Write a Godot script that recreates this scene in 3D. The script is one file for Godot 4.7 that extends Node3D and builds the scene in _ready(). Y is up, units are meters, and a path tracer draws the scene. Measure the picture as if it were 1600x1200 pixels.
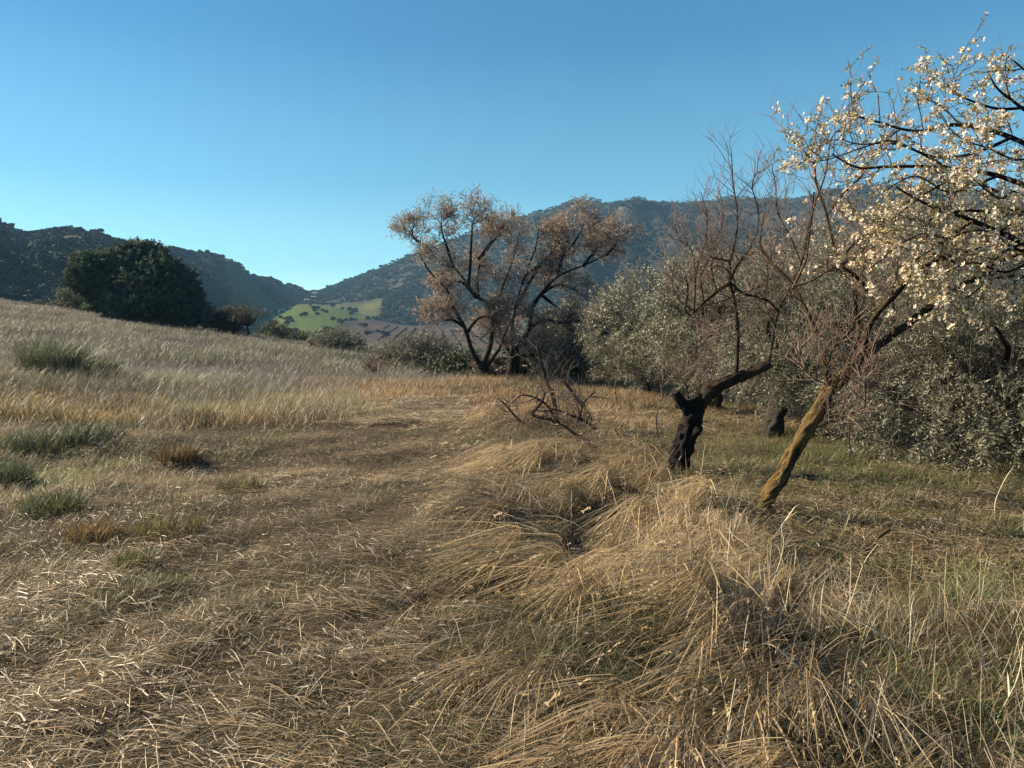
extends Node3D

const F := 1203.0            # focal length in pixels of the 1600 px wide photograph
const PITCH := 0.0665        # the camera looks down a little; the level line is at row 520
const EYE := 1.6
var rng := RandomNumberGenerator.new()
var nz := FastNoiseLite.new()      # fine noise
var nf := FastNoiseLite.new()      # fractal noise for hills
var used := {}
var M := {}
var az_ridge := PackedFloat32Array()
var az_rad := PackedFloat32Array()
var az_base := PackedFloat32Array()
var az_knoll := PackedFloat32Array()
var az_crest := PackedFloat32Array()
var near_tab := PackedFloat32Array()
var eye := Vector3.ZERO


# ------------------------------------------------------------------ mesh builder
class MB:
	var v := PackedVector3Array()
	var n := PackedVector3Array()
	var c := PackedColorArray()
	var i := PackedInt32Array()

	func tri(a: Vector3, b: Vector3, d: Vector3, ca: Color, cb: Color, cd: Color) -> void:
		var k := v.size()
		v.append(a); v.append(b); v.append(d)
		c.append(ca); c.append(cb); c.append(cd)
		i.append(k); i.append(k + 1); i.append(k + 2)

	# a thin strip along pts, of width w at its foot, running to a point
	func blade(pts: PackedVector3Array, side: Vector3, w: float, c0: Color, c1: Color) -> void:
		var k := v.size()
		var m := pts.size()
		for q in m - 1:
			var t := float(q) / (m - 1)
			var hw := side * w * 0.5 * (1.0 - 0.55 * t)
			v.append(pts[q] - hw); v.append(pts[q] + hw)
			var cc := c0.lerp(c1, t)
			c.append(cc); c.append(cc)
		v.append(pts[m - 1]); c.append(c1)
		for q in m - 2:
			var b := k + q * 2
			i.append(b); i.append(b + 2); i.append(b + 1)
			i.append(b + 1); i.append(b + 2); i.append(b + 3)
		var e := k + (m - 2) * 2
		i.append(e); i.append(e + 2); i.append(e + 1)

	# a round tapered tube; cols gives a colour for each ring
	func tube(p: PackedVector3Array, r: PackedFloat32Array, sides: int, c0: Color, c1: Color, rough := 0.0, sd := 0, cap := true, lich := Color(0, 0, 0, 0)) -> void:
		var m := p.size()
		if m < 2: return
		var k := v.size()
		var t := (p[1] - p[0]).normalized()
		var u := t.cross(Vector3(0.3, 0.2, 1.0)).normalized()
		if u.length() < 0.5: u = t.cross(Vector3.RIGHT).normalized()
		for q in m:
			var d := (p[mini(q + 1, m - 1)] - p[maxi(q - 1, 0)]).normalized()
			u = (u - d * u.dot(d)).normalized()
			var w := d.cross(u)
			var cc := c0.lerp(c1, float(q) / (m - 1))
			for s in sides:
				var a := TAU * s / sides
				var o := u * cos(a) + w * sin(a)
				var rr := r[q]
				var cv := cc
				if rough > 0.0:
					var hsh := sin(float(q) * 12.99 + float(s) * 78.2 + float(sd) * 3.7) * 43758.5
					hsh = hsh - floor(hsh)
					var flute := sin(a * 3.0 + float(sd) + q * 0.25) * 0.5
					rr *= 1.0 + rough * (hsh - 0.5 + flute)
					cv = cc * (0.75 + 0.5 * hsh)
					if lich.a > 0.0 and o.dot(Vector3(-0.62, 0.55, 0.3)) > 0.05 + 0.35 * hsh:
						cv = cc.lerp(lich, lich.a * (0.5 + 0.5 * hsh))
					cv.a = 1.0
				v.append(p[q] + o * rr); n.append(o); c.append(cv)
		for q in m - 1:
			for s in sides:
				var a0 := k + q * sides + s
				var a1 := k + q * sides + (s + 1) % sides
				i.append(a0); i.append(a1 + sides); i.append(a1)
				i.append(a0); i.append(a0 + sides); i.append(a1 + sides)
		if cap:
			var e := v.size()
			var d2 := (p[m - 1] - p[m - 2]).normalized()
			v.append(p[m - 1] + d2 * r[m - 1] * 0.3); n.append(d2); c.append(c1)
			for s in sides:
				i.append(k + (m - 1) * sides + s); i.append(e); i.append(k + (m - 1) * sides + (s + 1) % sides)

	func mesh() -> ArrayMesh:
		var a := []
		a.resize(Mesh.ARRAY_MAX)
		a[Mesh.ARRAY_VERTEX] = v
		if n.size() == v.size(): a[Mesh.ARRAY_NORMAL] = n
		a[Mesh.ARRAY_COLOR] = c
		a[Mesh.ARRAY_INDEX] = i
		var m := ArrayMesh.new()
		m.add_surface_from_arrays(Mesh.PRIMITIVE_TRIANGLES, a)
		return m


# ------------------------------------------------------------------ naming
func numbered(called: String) -> String:
	if not used.has(called):
		used[called] = 0
		return called
	used[called] += 1
	return "%s_%03d" % [called, used[called]]


func tag(o: Node, label := "", category := "", group := "", kind := "") -> Node:
	if label: o.set_meta("label", label)
	if category: o.set_meta("category", category)
	if group: o.set_meta("group", group)
	if kind: o.set_meta("kind", kind)
	return o


func thing(called: String, label: String, category: String, at: Vector3, group := "") -> Node3D:
	var o := Node3D.new()
	o.name = numbered(called)
	add_child(o, true)
	o.position = at
	tag(o, label, category, group)
	return o


func part(parent: Node, called: String, mesh: Mesh, mat: Material, kind := "") -> MeshInstance3D:
	var o := MeshInstance3D.new()
	o.name = called
	if parent == self:
		o.name = numbered(called)
	else:
		var k := 0
		while parent.has_node(NodePath(String(o.name))):
			k += 1
			o.name = "%s_%03d" % [called, k]
	o.mesh = mesh
	o.material_override = mat
	parent.add_child(o, true)
	if kind: o.set_meta("kind", kind)
	return o


func copies(parent: Node, called: String, mesh: Mesh, mat: Material, xf: Array, tint: PackedColorArray, kind := "stuff") -> MultiMeshInstance3D:
	var mm := MultiMesh.new()
	mm.transform_format = MultiMesh.TRANSFORM_3D
	mm.use_colors = true
	mm.mesh = mesh
	mm.instance_count = xf.size()
	var b := PackedFloat32Array()
	b.resize(xf.size() * 16)
	for k in xf.size():
		var t: Transform3D = xf[k]
		var q := k * 16
		var x := t.basis.x
		var y := t.basis.y
		var z := t.basis.z
		b[q] = x.x; b[q + 1] = y.x; b[q + 2] = z.x; b[q + 3] = t.origin.x
		b[q + 4] = x.y; b[q + 5] = y.y; b[q + 6] = z.y; b[q + 7] = t.origin.y
		b[q + 8] = x.z; b[q + 9] = y.z; b[q + 10] = z.z; b[q + 11] = t.origin.z
		var cc := tint[k]
		b[q + 12] = cc.r; b[q + 13] = cc.g; b[q + 14] = cc.b; b[q + 15] = 1.0
	mm.buffer = b
	var o := MultiMeshInstance3D.new()
	o.name = numbered(called) if parent == self else called
	o.multimesh = mm
	o.material_override = mat
	parent.add_child(o, true)
	if kind: o.set_meta("kind", kind)
	return o


# ------------------------------------------------------------------ measuring
func P(px: float, py: float, d: float) -> Vector3:
	var x := (px - 800.0) / F
	var y := (600.0 - py) / F
	var k := d / (cos(PITCH) + y * sin(PITCH))
	return eye + Vector3(x * k, (y * cos(PITCH) - sin(PITCH)) * k, -d)


func px_az(px: float) -> float:
	return rad_to_deg(atan((px - 800.0) / F))


func G(px: float, d: float) -> Vector3:      # the ground under a column of the photograph
	var x := (px - 800.0) / F * d
	return Vector3(x, H(x, -d), -d)


func hit(px: float, py: float, from := 2.0) -> Vector3:
	var d := from
	var step := 1.03
	while d < 2500.0:
		var p := P(px, py, d)
		if H(p.x, p.z) > p.y:
			return Vector3(p.x, H(p.x, p.z), p.z)
		d *= step
	return G(px, 1500)


func table(xs: Array, ys: Array, x: float) -> float:
	var m := xs.size()
	if x <= xs[0]: return ys[0]
	if x >= xs[m - 1]: return ys[m - 1]
	var k := 0
	while x > xs[k + 1]: k += 1
	var t: float = (x - xs[k]) / (xs[k + 1] - xs[k])
	return cubic_interpolate(ys[k], ys[k + 1], ys[maxi(k - 1, 0)], ys[mini(k + 2, m - 1)], t)


func table_lin(xs: Array, ys: Array, x: float) -> float:
	var m := xs.size()
	if x <= xs[0]: return ys[0]
	if x >= xs[m - 1]: return ys[m - 1]
	var k := 0
	while x > xs[k + 1]: k += 1
	var t: float = (x - xs[k]) / (xs[k + 1] - xs[k])
	return lerpf(ys[k], ys[k + 1], t)


func prepare_land() -> void:
	var rpx := [0, 28, 50, 80, 110, 150, 200, 250, 300, 345, 375, 392, 430, 465, 490, 505, 530, 580, 640, 700, 760, 820, 850, 880, 905, 950, 985, 1020, 1060, 1100, 1150, 1230, 1290, 1350, 1430, 1520, 1600]
	var rpy := [345, 362, 368, 362, 361, 367, 378, 390, 393, 398, 409, 426, 437, 449, 457, 453, 441, 424, 400, 376, 356, 338, 327, 316, 311, 314, 308, 313, 314, 312, 307, 308, 294, 287, 288, 295, 302]
	var xa := [-180.0, -130.0, -80.0, -50.0]
	var ya := [0.09, 0.12, 0.1, 0.11]
	for k in rpx.size():
		var yy: float = (600.0 - rpy[k]) / F
		var az := px_az(rpx[k])
		xa.append(az)
		ya.append((yy * cos(PITCH) - sin(PITCH)) / (cos(PITCH) + yy * sin(PITCH)) * cos(deg_to_rad(az)))
	xa.append_array([45.0, 80.0, 130.0, 180.0])
	ya.append_array([0.13, 0.1, 0.12, 0.09])
	var bx := [-180.0, -60.0, -34.0, -28.0, -20.0, -17.0, -14.5, -12.0, -5.0, 2.4, 9.0, 14.0, 24.0, 34.0, 60.0, 180.0]
	var br := [900.0, 700.0, 600.0, 680.0, 850.0, 1000.0, 1200.0, 1230.0, 1200.0, 1200.0, 1350.0, 1500.0, 1400.0, 1300.0, 1200.0, 900.0]
	var cx := [-180.0, -60.0, -34.0, -24.0, -19.5, -17.0, -14.5, -11.3, -7.6, -4.0, 2.0, 9.0, 24.0, 34.0, 60.0, 180.0]
	var cb := [300.0, 180.0, 170.0, 230.0, 520.0, 820.0, 860.0, 780.0, 700.0, 640.0, 520.0, 430.0, 350.0, 300.0, 250.0, 300.0]
	var kx := [-180.0, -24.0, -19.0, -16.0, -13.5, -11.0, -8.0, -5.0, 0.0, 180.0]
	var ky := [0.0, 4.0, 18.0, 33.0, 33.0, 24.0, 16.0, 13.0, 10.0, 8.0]
	var wx := [-180.0, -60.0, -34.0, -24.0, -18.0, -11.0, -8.0, -5.0, 5.0, 180.0]
	var wy := [90.0, 80.0, 70.0, 60.0, 53.0, 41.0, 33.0, 32.0, 50.0, 60.0]
	for k in 1440:
		var az := k * 0.25 - 180.0
		az_ridge.append(table(xa, ya, az))
		az_rad.append(table(bx, br, az))
		az_base.append(table(cx, cb, az))
		az_knoll.append(table(kx, ky, az))
		az_crest.append(table(wx, wy, az))
	var nx := [-300.0, -80.0, -43.0, -22.9, -15.8, -7.6, -4.0, 0.0, 2.0, 8.0, 20.0, 60.0, 300.0]
	var ny := [14.0, 8.0, 4.3, 1.5, 0.75, -0.05, -0.12, 0.0, -0.1, -0.25, -0.4, -1.0, -3.0]
	for k in 801:
		near_tab.append(table(nx, ny, k - 400.0))


func look(t: PackedFloat32Array, az: float) -> float:
	var k := (az + 180.0) * 4.0
	var a := int(floor(k))
	return lerpf(t[posmod(a, 1440)], t[posmod(a + 1, 1440)], k - a)


var bumps := [   # banks and hollows of the rough ground: x, z, half width, half depth, height
	[-0.25, -6.3, 0.5, 0.7, 0.3], [0.4, -8.6, 0.9, 1.1, 0.12], [1.75, -6.5, 0.6, 0.8, 0.1], [1.3, -5.3, 0.45, 0.6, 0.12], [0.9, -4.4, 0.4, 0.5, 0.14], [0.5, -3.7, 0.4, 0.35, 0.1],
	[0.6, -5.75, 0.4, 0.45, -0.22], [0.12, -4.9, 0.45, 0.3, -0.12], [0.4, -13.0, 1.3, 3.0, 0.18], [-5.2, -11.0, 1.2, 0.8, 0.15],
	[-4.3, -8.0, 0.7, 0.5, 0.12], [-1.0, -20.5, 2.5, 2.0, 0.2], [2.6, -5.6, 0.7, 0.8, -0.12],
]
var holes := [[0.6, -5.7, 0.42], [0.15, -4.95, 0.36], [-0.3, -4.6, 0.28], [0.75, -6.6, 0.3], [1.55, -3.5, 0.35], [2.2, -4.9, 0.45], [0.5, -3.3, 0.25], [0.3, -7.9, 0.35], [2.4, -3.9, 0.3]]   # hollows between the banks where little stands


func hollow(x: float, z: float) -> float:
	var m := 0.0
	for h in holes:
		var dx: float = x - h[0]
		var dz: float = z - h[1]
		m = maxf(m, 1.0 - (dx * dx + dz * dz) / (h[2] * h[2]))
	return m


func near_h(x: float, z: float) -> float:
	var xx := clampf(x, -399.0, 399.0) + 400.0
	var k := int(floor(xx))
	var y := lerpf(near_tab[k], near_tab[k + 1], xx - k)
	if absf(x) < 12.0 and z > -26.0 and z < -1.0:
		for b in bumps:
			var dx: float = (x - b[0]) / b[2]
			var dz: float = (z - b[1]) / b[3]
			var q := dx * dx + dz * dz
			if q < 9.0: y += b[4] * exp(-q)
	y += nz.get_noise_2d(x * 6.0, z * 6.0) * 0.16 + nz.get_noise_2d(x * 28.0 + 300.0, z * 28.0) * 0.06 + (nz.get_noise_2d(x * 75.0, z * 75.0) * 0.05 if z > -30.0 and z < 0.0 else 0.0)
	return y


func H(x: float, z: float) -> float:
	var r := sqrt(x * x + z * z)
	if r < 30.0: return near_h(x, z)
	var az := rad_to_deg(atan2(x, -z))
	var rc := look(az_crest, az)
	var f := smoothstep(rc, rc + 110.0, r)
	var y := near_h(x, z)
	if f <= 0.0: return y
	return lerpf(y, far_h(x, z, r, az), f)


func far_h(x: float, z: float, r: float, az: float) -> float:
	var rr := look(az_rad, az)
	var rb := look(az_base, az)
	var top := EYE + rr * look(az_ridge, az)
	var low := -4.5 + look(az_knoll, az) * smoothstep(300.0, 860.0, r)
	low += nf.get_noise_2d(x * 0.5, z * 0.5) * 3.0 * smoothstep(150.0, 400.0, r)
	if r <= rb: return low
	if r <= rr:
		var s := (r - rb) / (rr - rb)
		var rise := s * s * (3.0 - 2.0 * s) * 0.35 + s * 0.65
		var bell := 4.0 * s * (1.0 - s)
		var turn := -0.5 if az > -14.0 else 0.5
		var gul := nf.get_noise_2d((x * cos(turn) + z * sin(turn)) * 1.15, (z * cos(turn) - x * sin(turn)) * 0.45)
		var amp := 0.2 * (top - low)
		var extra := -absf(gul) * amp * 1.5 + amp * 0.25
		# the long spur on the right hill with the shaded gully to its left
		var spur_az := lerpf(2.0, 13.5, s)
		var da := az - spur_az
		extra += (top - low) * (0.1 * exp(-da * da / 4.0) - 0.13 * exp(-(da + 3.4) * (da + 3.4) / 4.0)) * smoothstep(0.1, 0.4, s)
		var lid := EYE + r * look(az_ridge, az) * 0.97
		return minf(lerpf(low, top, rise) + extra * bell, maxf(lid, low)) + nf.get_noise_2d(x * 3.0, z * 3.0) * 5.0 * minf(s * 6.0, 1.0)
	return top + nf.get_noise_2d(x * 3.0, z * 3.0) * 5.0 - (r - rr) * 0.14


func up_at(x: float, z: float) -> Vector3:
	var e := 0.15
	return Vector3(H(x - e, z) - H(x + e, z), 2.0 * e, H(x, z - e) - H(x, z + e)).normalized()


# ------------------------------------------------------------------ materials
func noise_tex(freq: float, c0: Color, c1: Color, sd: int, size := 512, oct := 4) -> NoiseTexture2D:
	var n := FastNoiseLite.new()
	n.seed = sd
	n.frequency = freq
	n.fractal_octaves = oct
	var g := Gradient.new()
	g.set_color(0, c0)
	g.set_color(1, c1)
	var t := NoiseTexture2D.new()
	t.width = size
	t.height = size
	t.seamless = true
	t.noise = n
	t.color_ramp = g
	return t


func mat(rough: float, back := 0.0, spec := 0.4) -> StandardMaterial3D:
	var m := StandardMaterial3D.new()
	m.vertex_color_use_as_albedo = true
	m.roughness = rough
	m.metallic_specular = spec
	if back > 0.0:
		m.backlight_enabled = true
		m.backlight = Color(back, back, back).linear_to_srgb()
	return m


func make_materials() -> void:
	M.grass = mat(0.5, 0.75, 0.45)
	M.olive = mat(0.5, 0.5, 0.35)
	M.leaf = mat(0.6, 0.5, 0.35)
	M.dark_leaf = mat(0.75, 0.25, 0.2)
	M.petal = mat(0.6, 0.7, 0.3)
	M.scrub = mat(0.9, 0.0, 0.2)
	M.twig = mat(0.65, 0.0, 0.35)
	M.bark = mat(0.9, 0.0, 0.25)
	M.bark.albedo_texture = noise_tex(0.035, Color(0.45, 0.45, 0.45), Color(1, 1, 1), 5)
	M.bark.uv1_triplanar = true
	M.bark.uv1_scale = Vector3(6, 2.2, 6)
	M.bark.heightmap_enabled = true
	M.bark.heightmap_texture = noise_tex(0.05, Color.BLACK, Color.WHITE, 6)
	M.bark.heightmap_scale = 2.0
	M.earth = mat(0.95, 0.0, 0.2)
	M.earth.albedo_texture = noise_tex(0.05, Color(0.25, 0.23, 0.21), Color(1, 1, 1), 8, 1024, 7)
	M.earth.uv1_triplanar = true
	M.earth.uv1_world_triplanar = true
	M.earth.uv1_scale = Vector3(1.9, 1.9, 1.9)
	M.hill = mat(0.95, 0.0, 0.15)
	M.hill.albedo_texture = noise_tex(0.02, Color(0.55, 0.53, 0.5), Color(1, 1, 1), 9, 1024, 6)
	M.hill.uv1_triplanar = true
	M.hill.uv1_world_triplanar = true
	M.hill.uv1_scale = Vector3(0.012, 0.012, 0.012)
	M.wall = mat(0.85)
	M.tile = mat(0.85)


# ------------------------------------------------------------------ sky and light
func sky_color(dir: Vector3, sun: Vector3) -> Color:
	var e := maxf(dir.y, 0.0)
	var at := [0.0, 0.08, 0.18, 0.34, 0.6, 1.0]
	var cs := [Vector3(1.45, 2.15, 1.85), Vector3(0.56, 1.2, 1.34), Vector3(0.26, 0.73, 1.08), Vector3(0.105, 0.41, 0.78), Vector3(0.05, 0.24, 0.56), Vector3(0.03, 0.16, 0.44)]
	var k := 0
	while k < 4 and e > at[k + 1]: k += 1
	var t: float = (e - at[k]) / (at[k + 1] - at[k])
	var c: Vector3 = (cs[k] as Vector3).lerp(cs[k + 1], t)
	var flat_sun := Vector2(sun.x, sun.z).normalized()
	var side := flat_sun.dot(Vector2(dir.x, dir.z).normalized())       # 1 below the sun, -1 away from it
	var ang := rad_to_deg(acos(clampf(dir.dot(sun), -1.0, 1.0)))
	c = c * lerpf(0.75, 1.25, smoothstep(-0.55, 0.7, side)) + Vector3(0.9, 0.95, 1.0) * exp(-ang / 16.0) * 0.5
	if dir.y < 0.0:
		c = c.lerp(Vector3(0.16, 0.14, 0.11), smoothstep(0.0, -0.12, dir.y))
	return Color(c.x, c.y, c.z)


func make_light() -> void:
	var cam := Camera3D.new()
	cam.name = "camera"
	cam.fov = rad_to_deg(2.0 * atan(600.0 / F))
	cam.near = 0.05
	cam.far = 6000.0
	add_child(cam)
	eye = Vector3(0, EYE, 0)
	cam.position = eye
	cam.rotation.x = -PITCH
	cam.current = true
	var az := deg_to_rad(-70.0)
	var el := deg_to_rad(31.0)
	var sun_dir := Vector3(sin(az) * cos(el), sin(el), -cos(az) * cos(el))
	var im := Image.create(512, 256, false, Image.FORMAT_RGBF)
	for y in 256:
		var th := PI * (y + 0.5) / 256.0
		for x in 512:
			var a := -TAU * ((x + 0.5) / 512.0 - 0.5)      # the renderer lays a panorama out from right to left
			var d := Vector3(sin(a) * sin(th), cos(th), -cos(a) * sin(th))
			im.set_pixel(x, y, sky_color(d, sun_dir))
	var pano := PanoramaSkyMaterial.new()
	pano.panorama = ImageTexture.create_from_image(im)
	var sky := Sky.new()
	sky.sky_material = pano
	var env := Environment.new()
	env.background_mode = Environment.BG_SKY
	env.sky = sky
	env.tonemap_mode = Environment.TONE_MAPPER_LINEAR
	env.tonemap_exposure = 2.95
	env.background_energy_multiplier = 0.305
	env.sdfgi_enabled = true
	env.ssao_enabled = true
	env.ssil_enabled = true
	env.fog_enabled = true
	env.fog_density = 0.00016
	env.fog_light_color = Color(0.6, 0.82, 1.0)
	var we := WorldEnvironment.new()
	we.name = "environment"
	we.environment = env
	add_child(we)
	var sun := DirectionalLight3D.new()
	sun.name = "sun"
	sun.light_energy = 1.6
	sun.light_color = Color(1.0, 0.93, 0.81)
	sun.light_angular_distance = 0.5
	sun.shadow_enabled = true
	add_child(sun)
	sun.look_at_from_position(sun_dir * 10.0, Vector3.ZERO, Vector3.UP)


# ------------------------------------------------------------------ land
func is_field(az: float, r: float, x: float, z: float) -> float:
	var w := nf.get_noise_2d(x * 1.2, z * 1.2)
	var edge_l := -20.4 + w * 1.0
	var edge_r := lerpf(-13.5, -9.6, smoothstep(420.0, 860.0, r)) + w * 0.8
	var a := smoothstep(edge_l, edge_l + 0.5, az) * (1.0 - smoothstep(edge_r, edge_r + 0.5, az))
	return a * smoothstep(210.0, 240.0, r) * (1.0 - smoothstep(840.0, 900.0, r))


func land_color(x: float, z: float, r: float, az: float) -> Color:
	var w := nz.get_noise_2d(x * 1.7, z * 1.7)
	var w2 := nz.get_noise_2d(x * 9.0, z * 9.0)
	if r < 130.0:
		var dry := Color(0.15, 0.11, 0.07)
		var earth := Color(0.075, 0.05, 0.035)
		var green := Color(0.06, 0.075, 0.025)
		var c := dry.lerp(earth, clampf(0.5 + w2, 0.0, 1.0) * 0.7)
		return c.lerp(green, clampf(w * 1.6, 0.0, 0.3))
	var c := Color(0.046, 0.043, 0.032).lerp(Color(0.072, 0.064, 0.048), clampf(0.4 + w2 * 1.2, 0.0, 1.0))
	if r < 560.0: c = c.lerp(Color(0.075, 0.085, 0.04), 0.6)
	var rk := nf.get_noise_2d(x * 2.5 + 900.0, z * 2.5)
	if az > 2.0 and az < 12.0 and r > 1120.0: c = c.lerp(Color(0.3, 0.26, 0.22), clampf(rk * 3.0 + 0.1, 0.0, 0.8))
	c = c.lerp(Color(0.2, 0.18, 0.16), clampf(rk * 3.0 - 1.1, 0.0, 0.6))
	var fld := is_field(az, r, x, z)
	if az > -13.0 and az < 1.0 and r > 330.0 and r < 690.0:
		var br := smoothstep(-13.0, -11.0, az) * (1.0 - smoothstep(640.0, 690.0, r)) * smoothstep(330.0, 350.0, r)
		c = c.lerp(Color(0.115, 0.085, 0.07), br)
	if az > -13.0 and az < -3.0 and r > 215.0 and r < 300.0: c = Color(0.09, 0.11, 0.045)
	var green2 := Color(0.085, 0.15, 0.028).lerp(Color(0.13, 0.15, 0.045), clampf(0.35 + w * 1.4, 0.0, 1.0))
	green2 = green2.lerp(Color(0.16, 0.13, 0.07), smoothstep(680.0, 800.0, r) * clampf(0.6 + w2 * 2.0, 0.0, 0.8))
	return c.lerp(green2, fld)


func make_land() -> void:
	var azs := PackedFloat32Array()
	var a := -180.0
	while a < 179.9:
		azs.append(a)
		a += 0.3 if a >= -43.0 and a < 43.0 else 3.0
		if a > -46.0 and a < -43.0 and azs[azs.size() - 1] < -45.9: a = -43.0
	var rings := [[0.3, 140.0, 1.027], [138.0, 2600.0, 1.018]]
	for which in 2:
		var mb := MB.new()
		var r: float = rings[which][0]
		var m := azs.size()
		var rows := 0
		var top: float = rings[which][1]
		while true:
			for q in m:
				var an := deg_to_rad(azs[q])
				var x := sin(an) * r
				var z := -cos(an) * r
				var y := H(x, z)
				if which == 1 and rows == 0: y -= 0.3
				mb.v.append(Vector3(x, y, z))
				mb.c.append(land_color(x, z, r, azs[q]))
			rows += 1
			if r >= top: break
			r = minf(r * float(rings[which][2]), top)
		for w in rows - 1:
			for q in m:
				var a0 := w * m + q
				var a1 := w * m + (q + 1) % m
				mb.i.append(a0); mb.i.append(a0 + m); mb.i.append(a1 + m)
				mb.i.append(a0); mb.i.append(a1 + m); mb.i.append(a1)
		if which == 0:
			var e := mb.v.size()
			mb.v.append(Vector3(0, H(0, 0), 0)); mb.c.append(mb.c[0])
			for q in m:
				mb.i.append(e); mb.i.append(q); mb.i.append((q + 1) % m)
		# smooth normals, all upwards
		mb.n.resize(mb.v.size())
		for k in range(0, mb.i.size(), 3):
			var p0 := mb.v[mb.i[k]]
			var fn := (mb.v[mb.i[k + 2]] - p0).cross(mb.v[mb.i[k + 1]] - p0)
			for s in 3: mb.n[mb.i[k + s]] += fn
		for k in mb.n.size(): mb.n[k] = mb.n[k].normalized()
		var o := part(self, "ground" if which == 0 else "hills", mb.mesh(), M.earth if which == 0 else M.hill)
		tag(o, "rough dry grassland ground rising gently to the left" if which == 0 else "scrub covered hills with a saddle, green fields and ploughed land below", "", "", "structure")


# ------------------------------------------------------------------ small meshes
func rv() -> Vector3:
	return Vector3(rng.randf_range(-1, 1), rng.randf_range(-1, 1), rng.randf_range(-1, 1))


func rdir() -> Vector3:
	var d := rv()
	while d.length() > 1.0 or d.length() < 0.1: d = rv()
	return d.normalized()


func shade(c: Color, lo: float, hi: float) -> Color:
	var k := rng.randf_range(lo, hi)
	return Color(c.r * k, c.g * k, c.b * k)


func clump(count: int, spread: float, h0: float, h1: float, w: float, lean: float, curl: float, cols: Array, segs := 3) -> ArrayMesh:
	var mb := MB.new()
	for k in count:
		var a := rng.randf() * TAU
		var rr := sqrt(rng.randf()) * spread
		var p := Vector3(cos(a) * rr, -0.02, sin(a) * rr)
		var d := rng.randf() * TAU
		var out := Vector3(cos(d), 0, sin(d))
		var h := rng.randf_range(h0, h1)
		var l := lean * rng.randf_range(0.2, 1.0)
		var pts := PackedVector3Array([p])
		var dir := (Vector3.UP + out * l).normalized()
		for s in segs:
			p += dir * h / segs
			dir = (dir + out * curl * rng.randf_range(0.2, 1.0) + rv() * 0.12 - Vector3.UP * curl * 0.35).normalized()
			if p.y < 0.005: p.y = 0.005
			pts.append(p)
		var c: Color = cols[rng.randi() % cols.size()]
		var sd := Vector3(-sin(d), 0, cos(d)).rotated(Vector3.UP, rng.randf_range(-1.2, 1.2))
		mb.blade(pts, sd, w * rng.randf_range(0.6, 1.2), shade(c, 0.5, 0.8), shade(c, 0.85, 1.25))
	return mb.mesh()


func lock(count: int, l0: float, l1: float, w: float, rise: float, fan: float, cols: Array) -> ArrayMesh:      # a lock of long grass that grew together and fell over together
	var mb := MB.new()
	for g in 3:
		var root := Vector3(rng.randf_range(-0.16, 0.12), 0.0, rng.randf_range(-0.17, 0.17))
		var turn := rng.randf_range(-0.3, 0.3)
		var c: Color = cols[rng.randi() % cols.size()]
		for k in count / 3:
			var d := turn + rng.randfn(0.0, fan)
			var f := Vector3(cos(d), 0, sin(d))
			var l := rng.randf_range(l0, l1)
			var p := root + Vector3(rng.randf_range(-0.05, 0.05), 0.0, rng.randf_range(-0.05, 0.05))
			var hgt := rise * rng.randf_range(0.35, 1.0)
			var bend := rng.randf_range(-0.15, 0.15)
			var pts := PackedVector3Array()
			for s in 6:
				var t := s / 5.0
				pts.append(p + f * l * (t * (0.55 + 0.45 * t)) + Vector3(-f.z, 0, f.x) * bend * t * t * l + Vector3.UP * hgt * sin(pow(t, 0.6) * PI * 0.9))
			if rng.randf() < 0.35:      # a broken stem
				var q0 := rng.randi_range(2, 4)
				var ax := rdir()
				var an := rng.randf_range(-0.9, 0.9)
				for q in range(q0, 6): pts[q] = pts[q0 - 1] + (pts[q] - pts[q0 - 1]).rotated(ax, an)
				for q in range(q0, 6): pts[q].y = maxf(pts[q].y, 0.01)
			var c2 := c.lerp(cols[rng.randi() % cols.size()], 0.6)
			if rng.randf() < 0.12: c2 = Color(0.18, 0.13, 0.09)
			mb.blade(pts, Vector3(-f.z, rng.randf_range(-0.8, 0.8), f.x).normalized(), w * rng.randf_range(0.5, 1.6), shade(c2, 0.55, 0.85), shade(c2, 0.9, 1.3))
			if k % 5 == 0:      # seed head
				for j in 4:
					var q := pts[5] - f * 0.016 * j
					mb.tri(q, q + rdir() * 0.014, q + f * 0.02 + rv() * 0.006, c2 * 1.1, c2, c2 * 1.2)
	return mb.mesh()


func fallen_leaves(count: int, cols: Array) -> ArrayMesh:
	var mb := MB.new()
	for k in count:
		var p := Vector3(rng.randf_range(-0.35, 0.35), rng.randf_range(0.005, 0.06), rng.randf_range(-0.35, 0.35))
		var a := rng.randf() * TAU
		var f := Vector3(cos(a), rng.randf_range(-0.4, 0.4), sin(a)).normalized() * rng.randf_range(0.015, 0.035)
		var sd := Vector3(-sin(a), rng.randf_range(-0.5, 0.5), cos(a)).normalized() * rng.randf_range(0.005, 0.01)
		var c := shade(cols[rng.randi() % cols.size()], 0.7, 1.25)
		var up := Vector3(0, rng.randf_range(-0.006, 0.008), 0)
		mb.tri(p - f, p + sd + up, p - sd + up, c, c, c)
		mb.tri(p + sd + up, p + f, p - sd + up, c, c, c)
	return mb.mesh()


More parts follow.
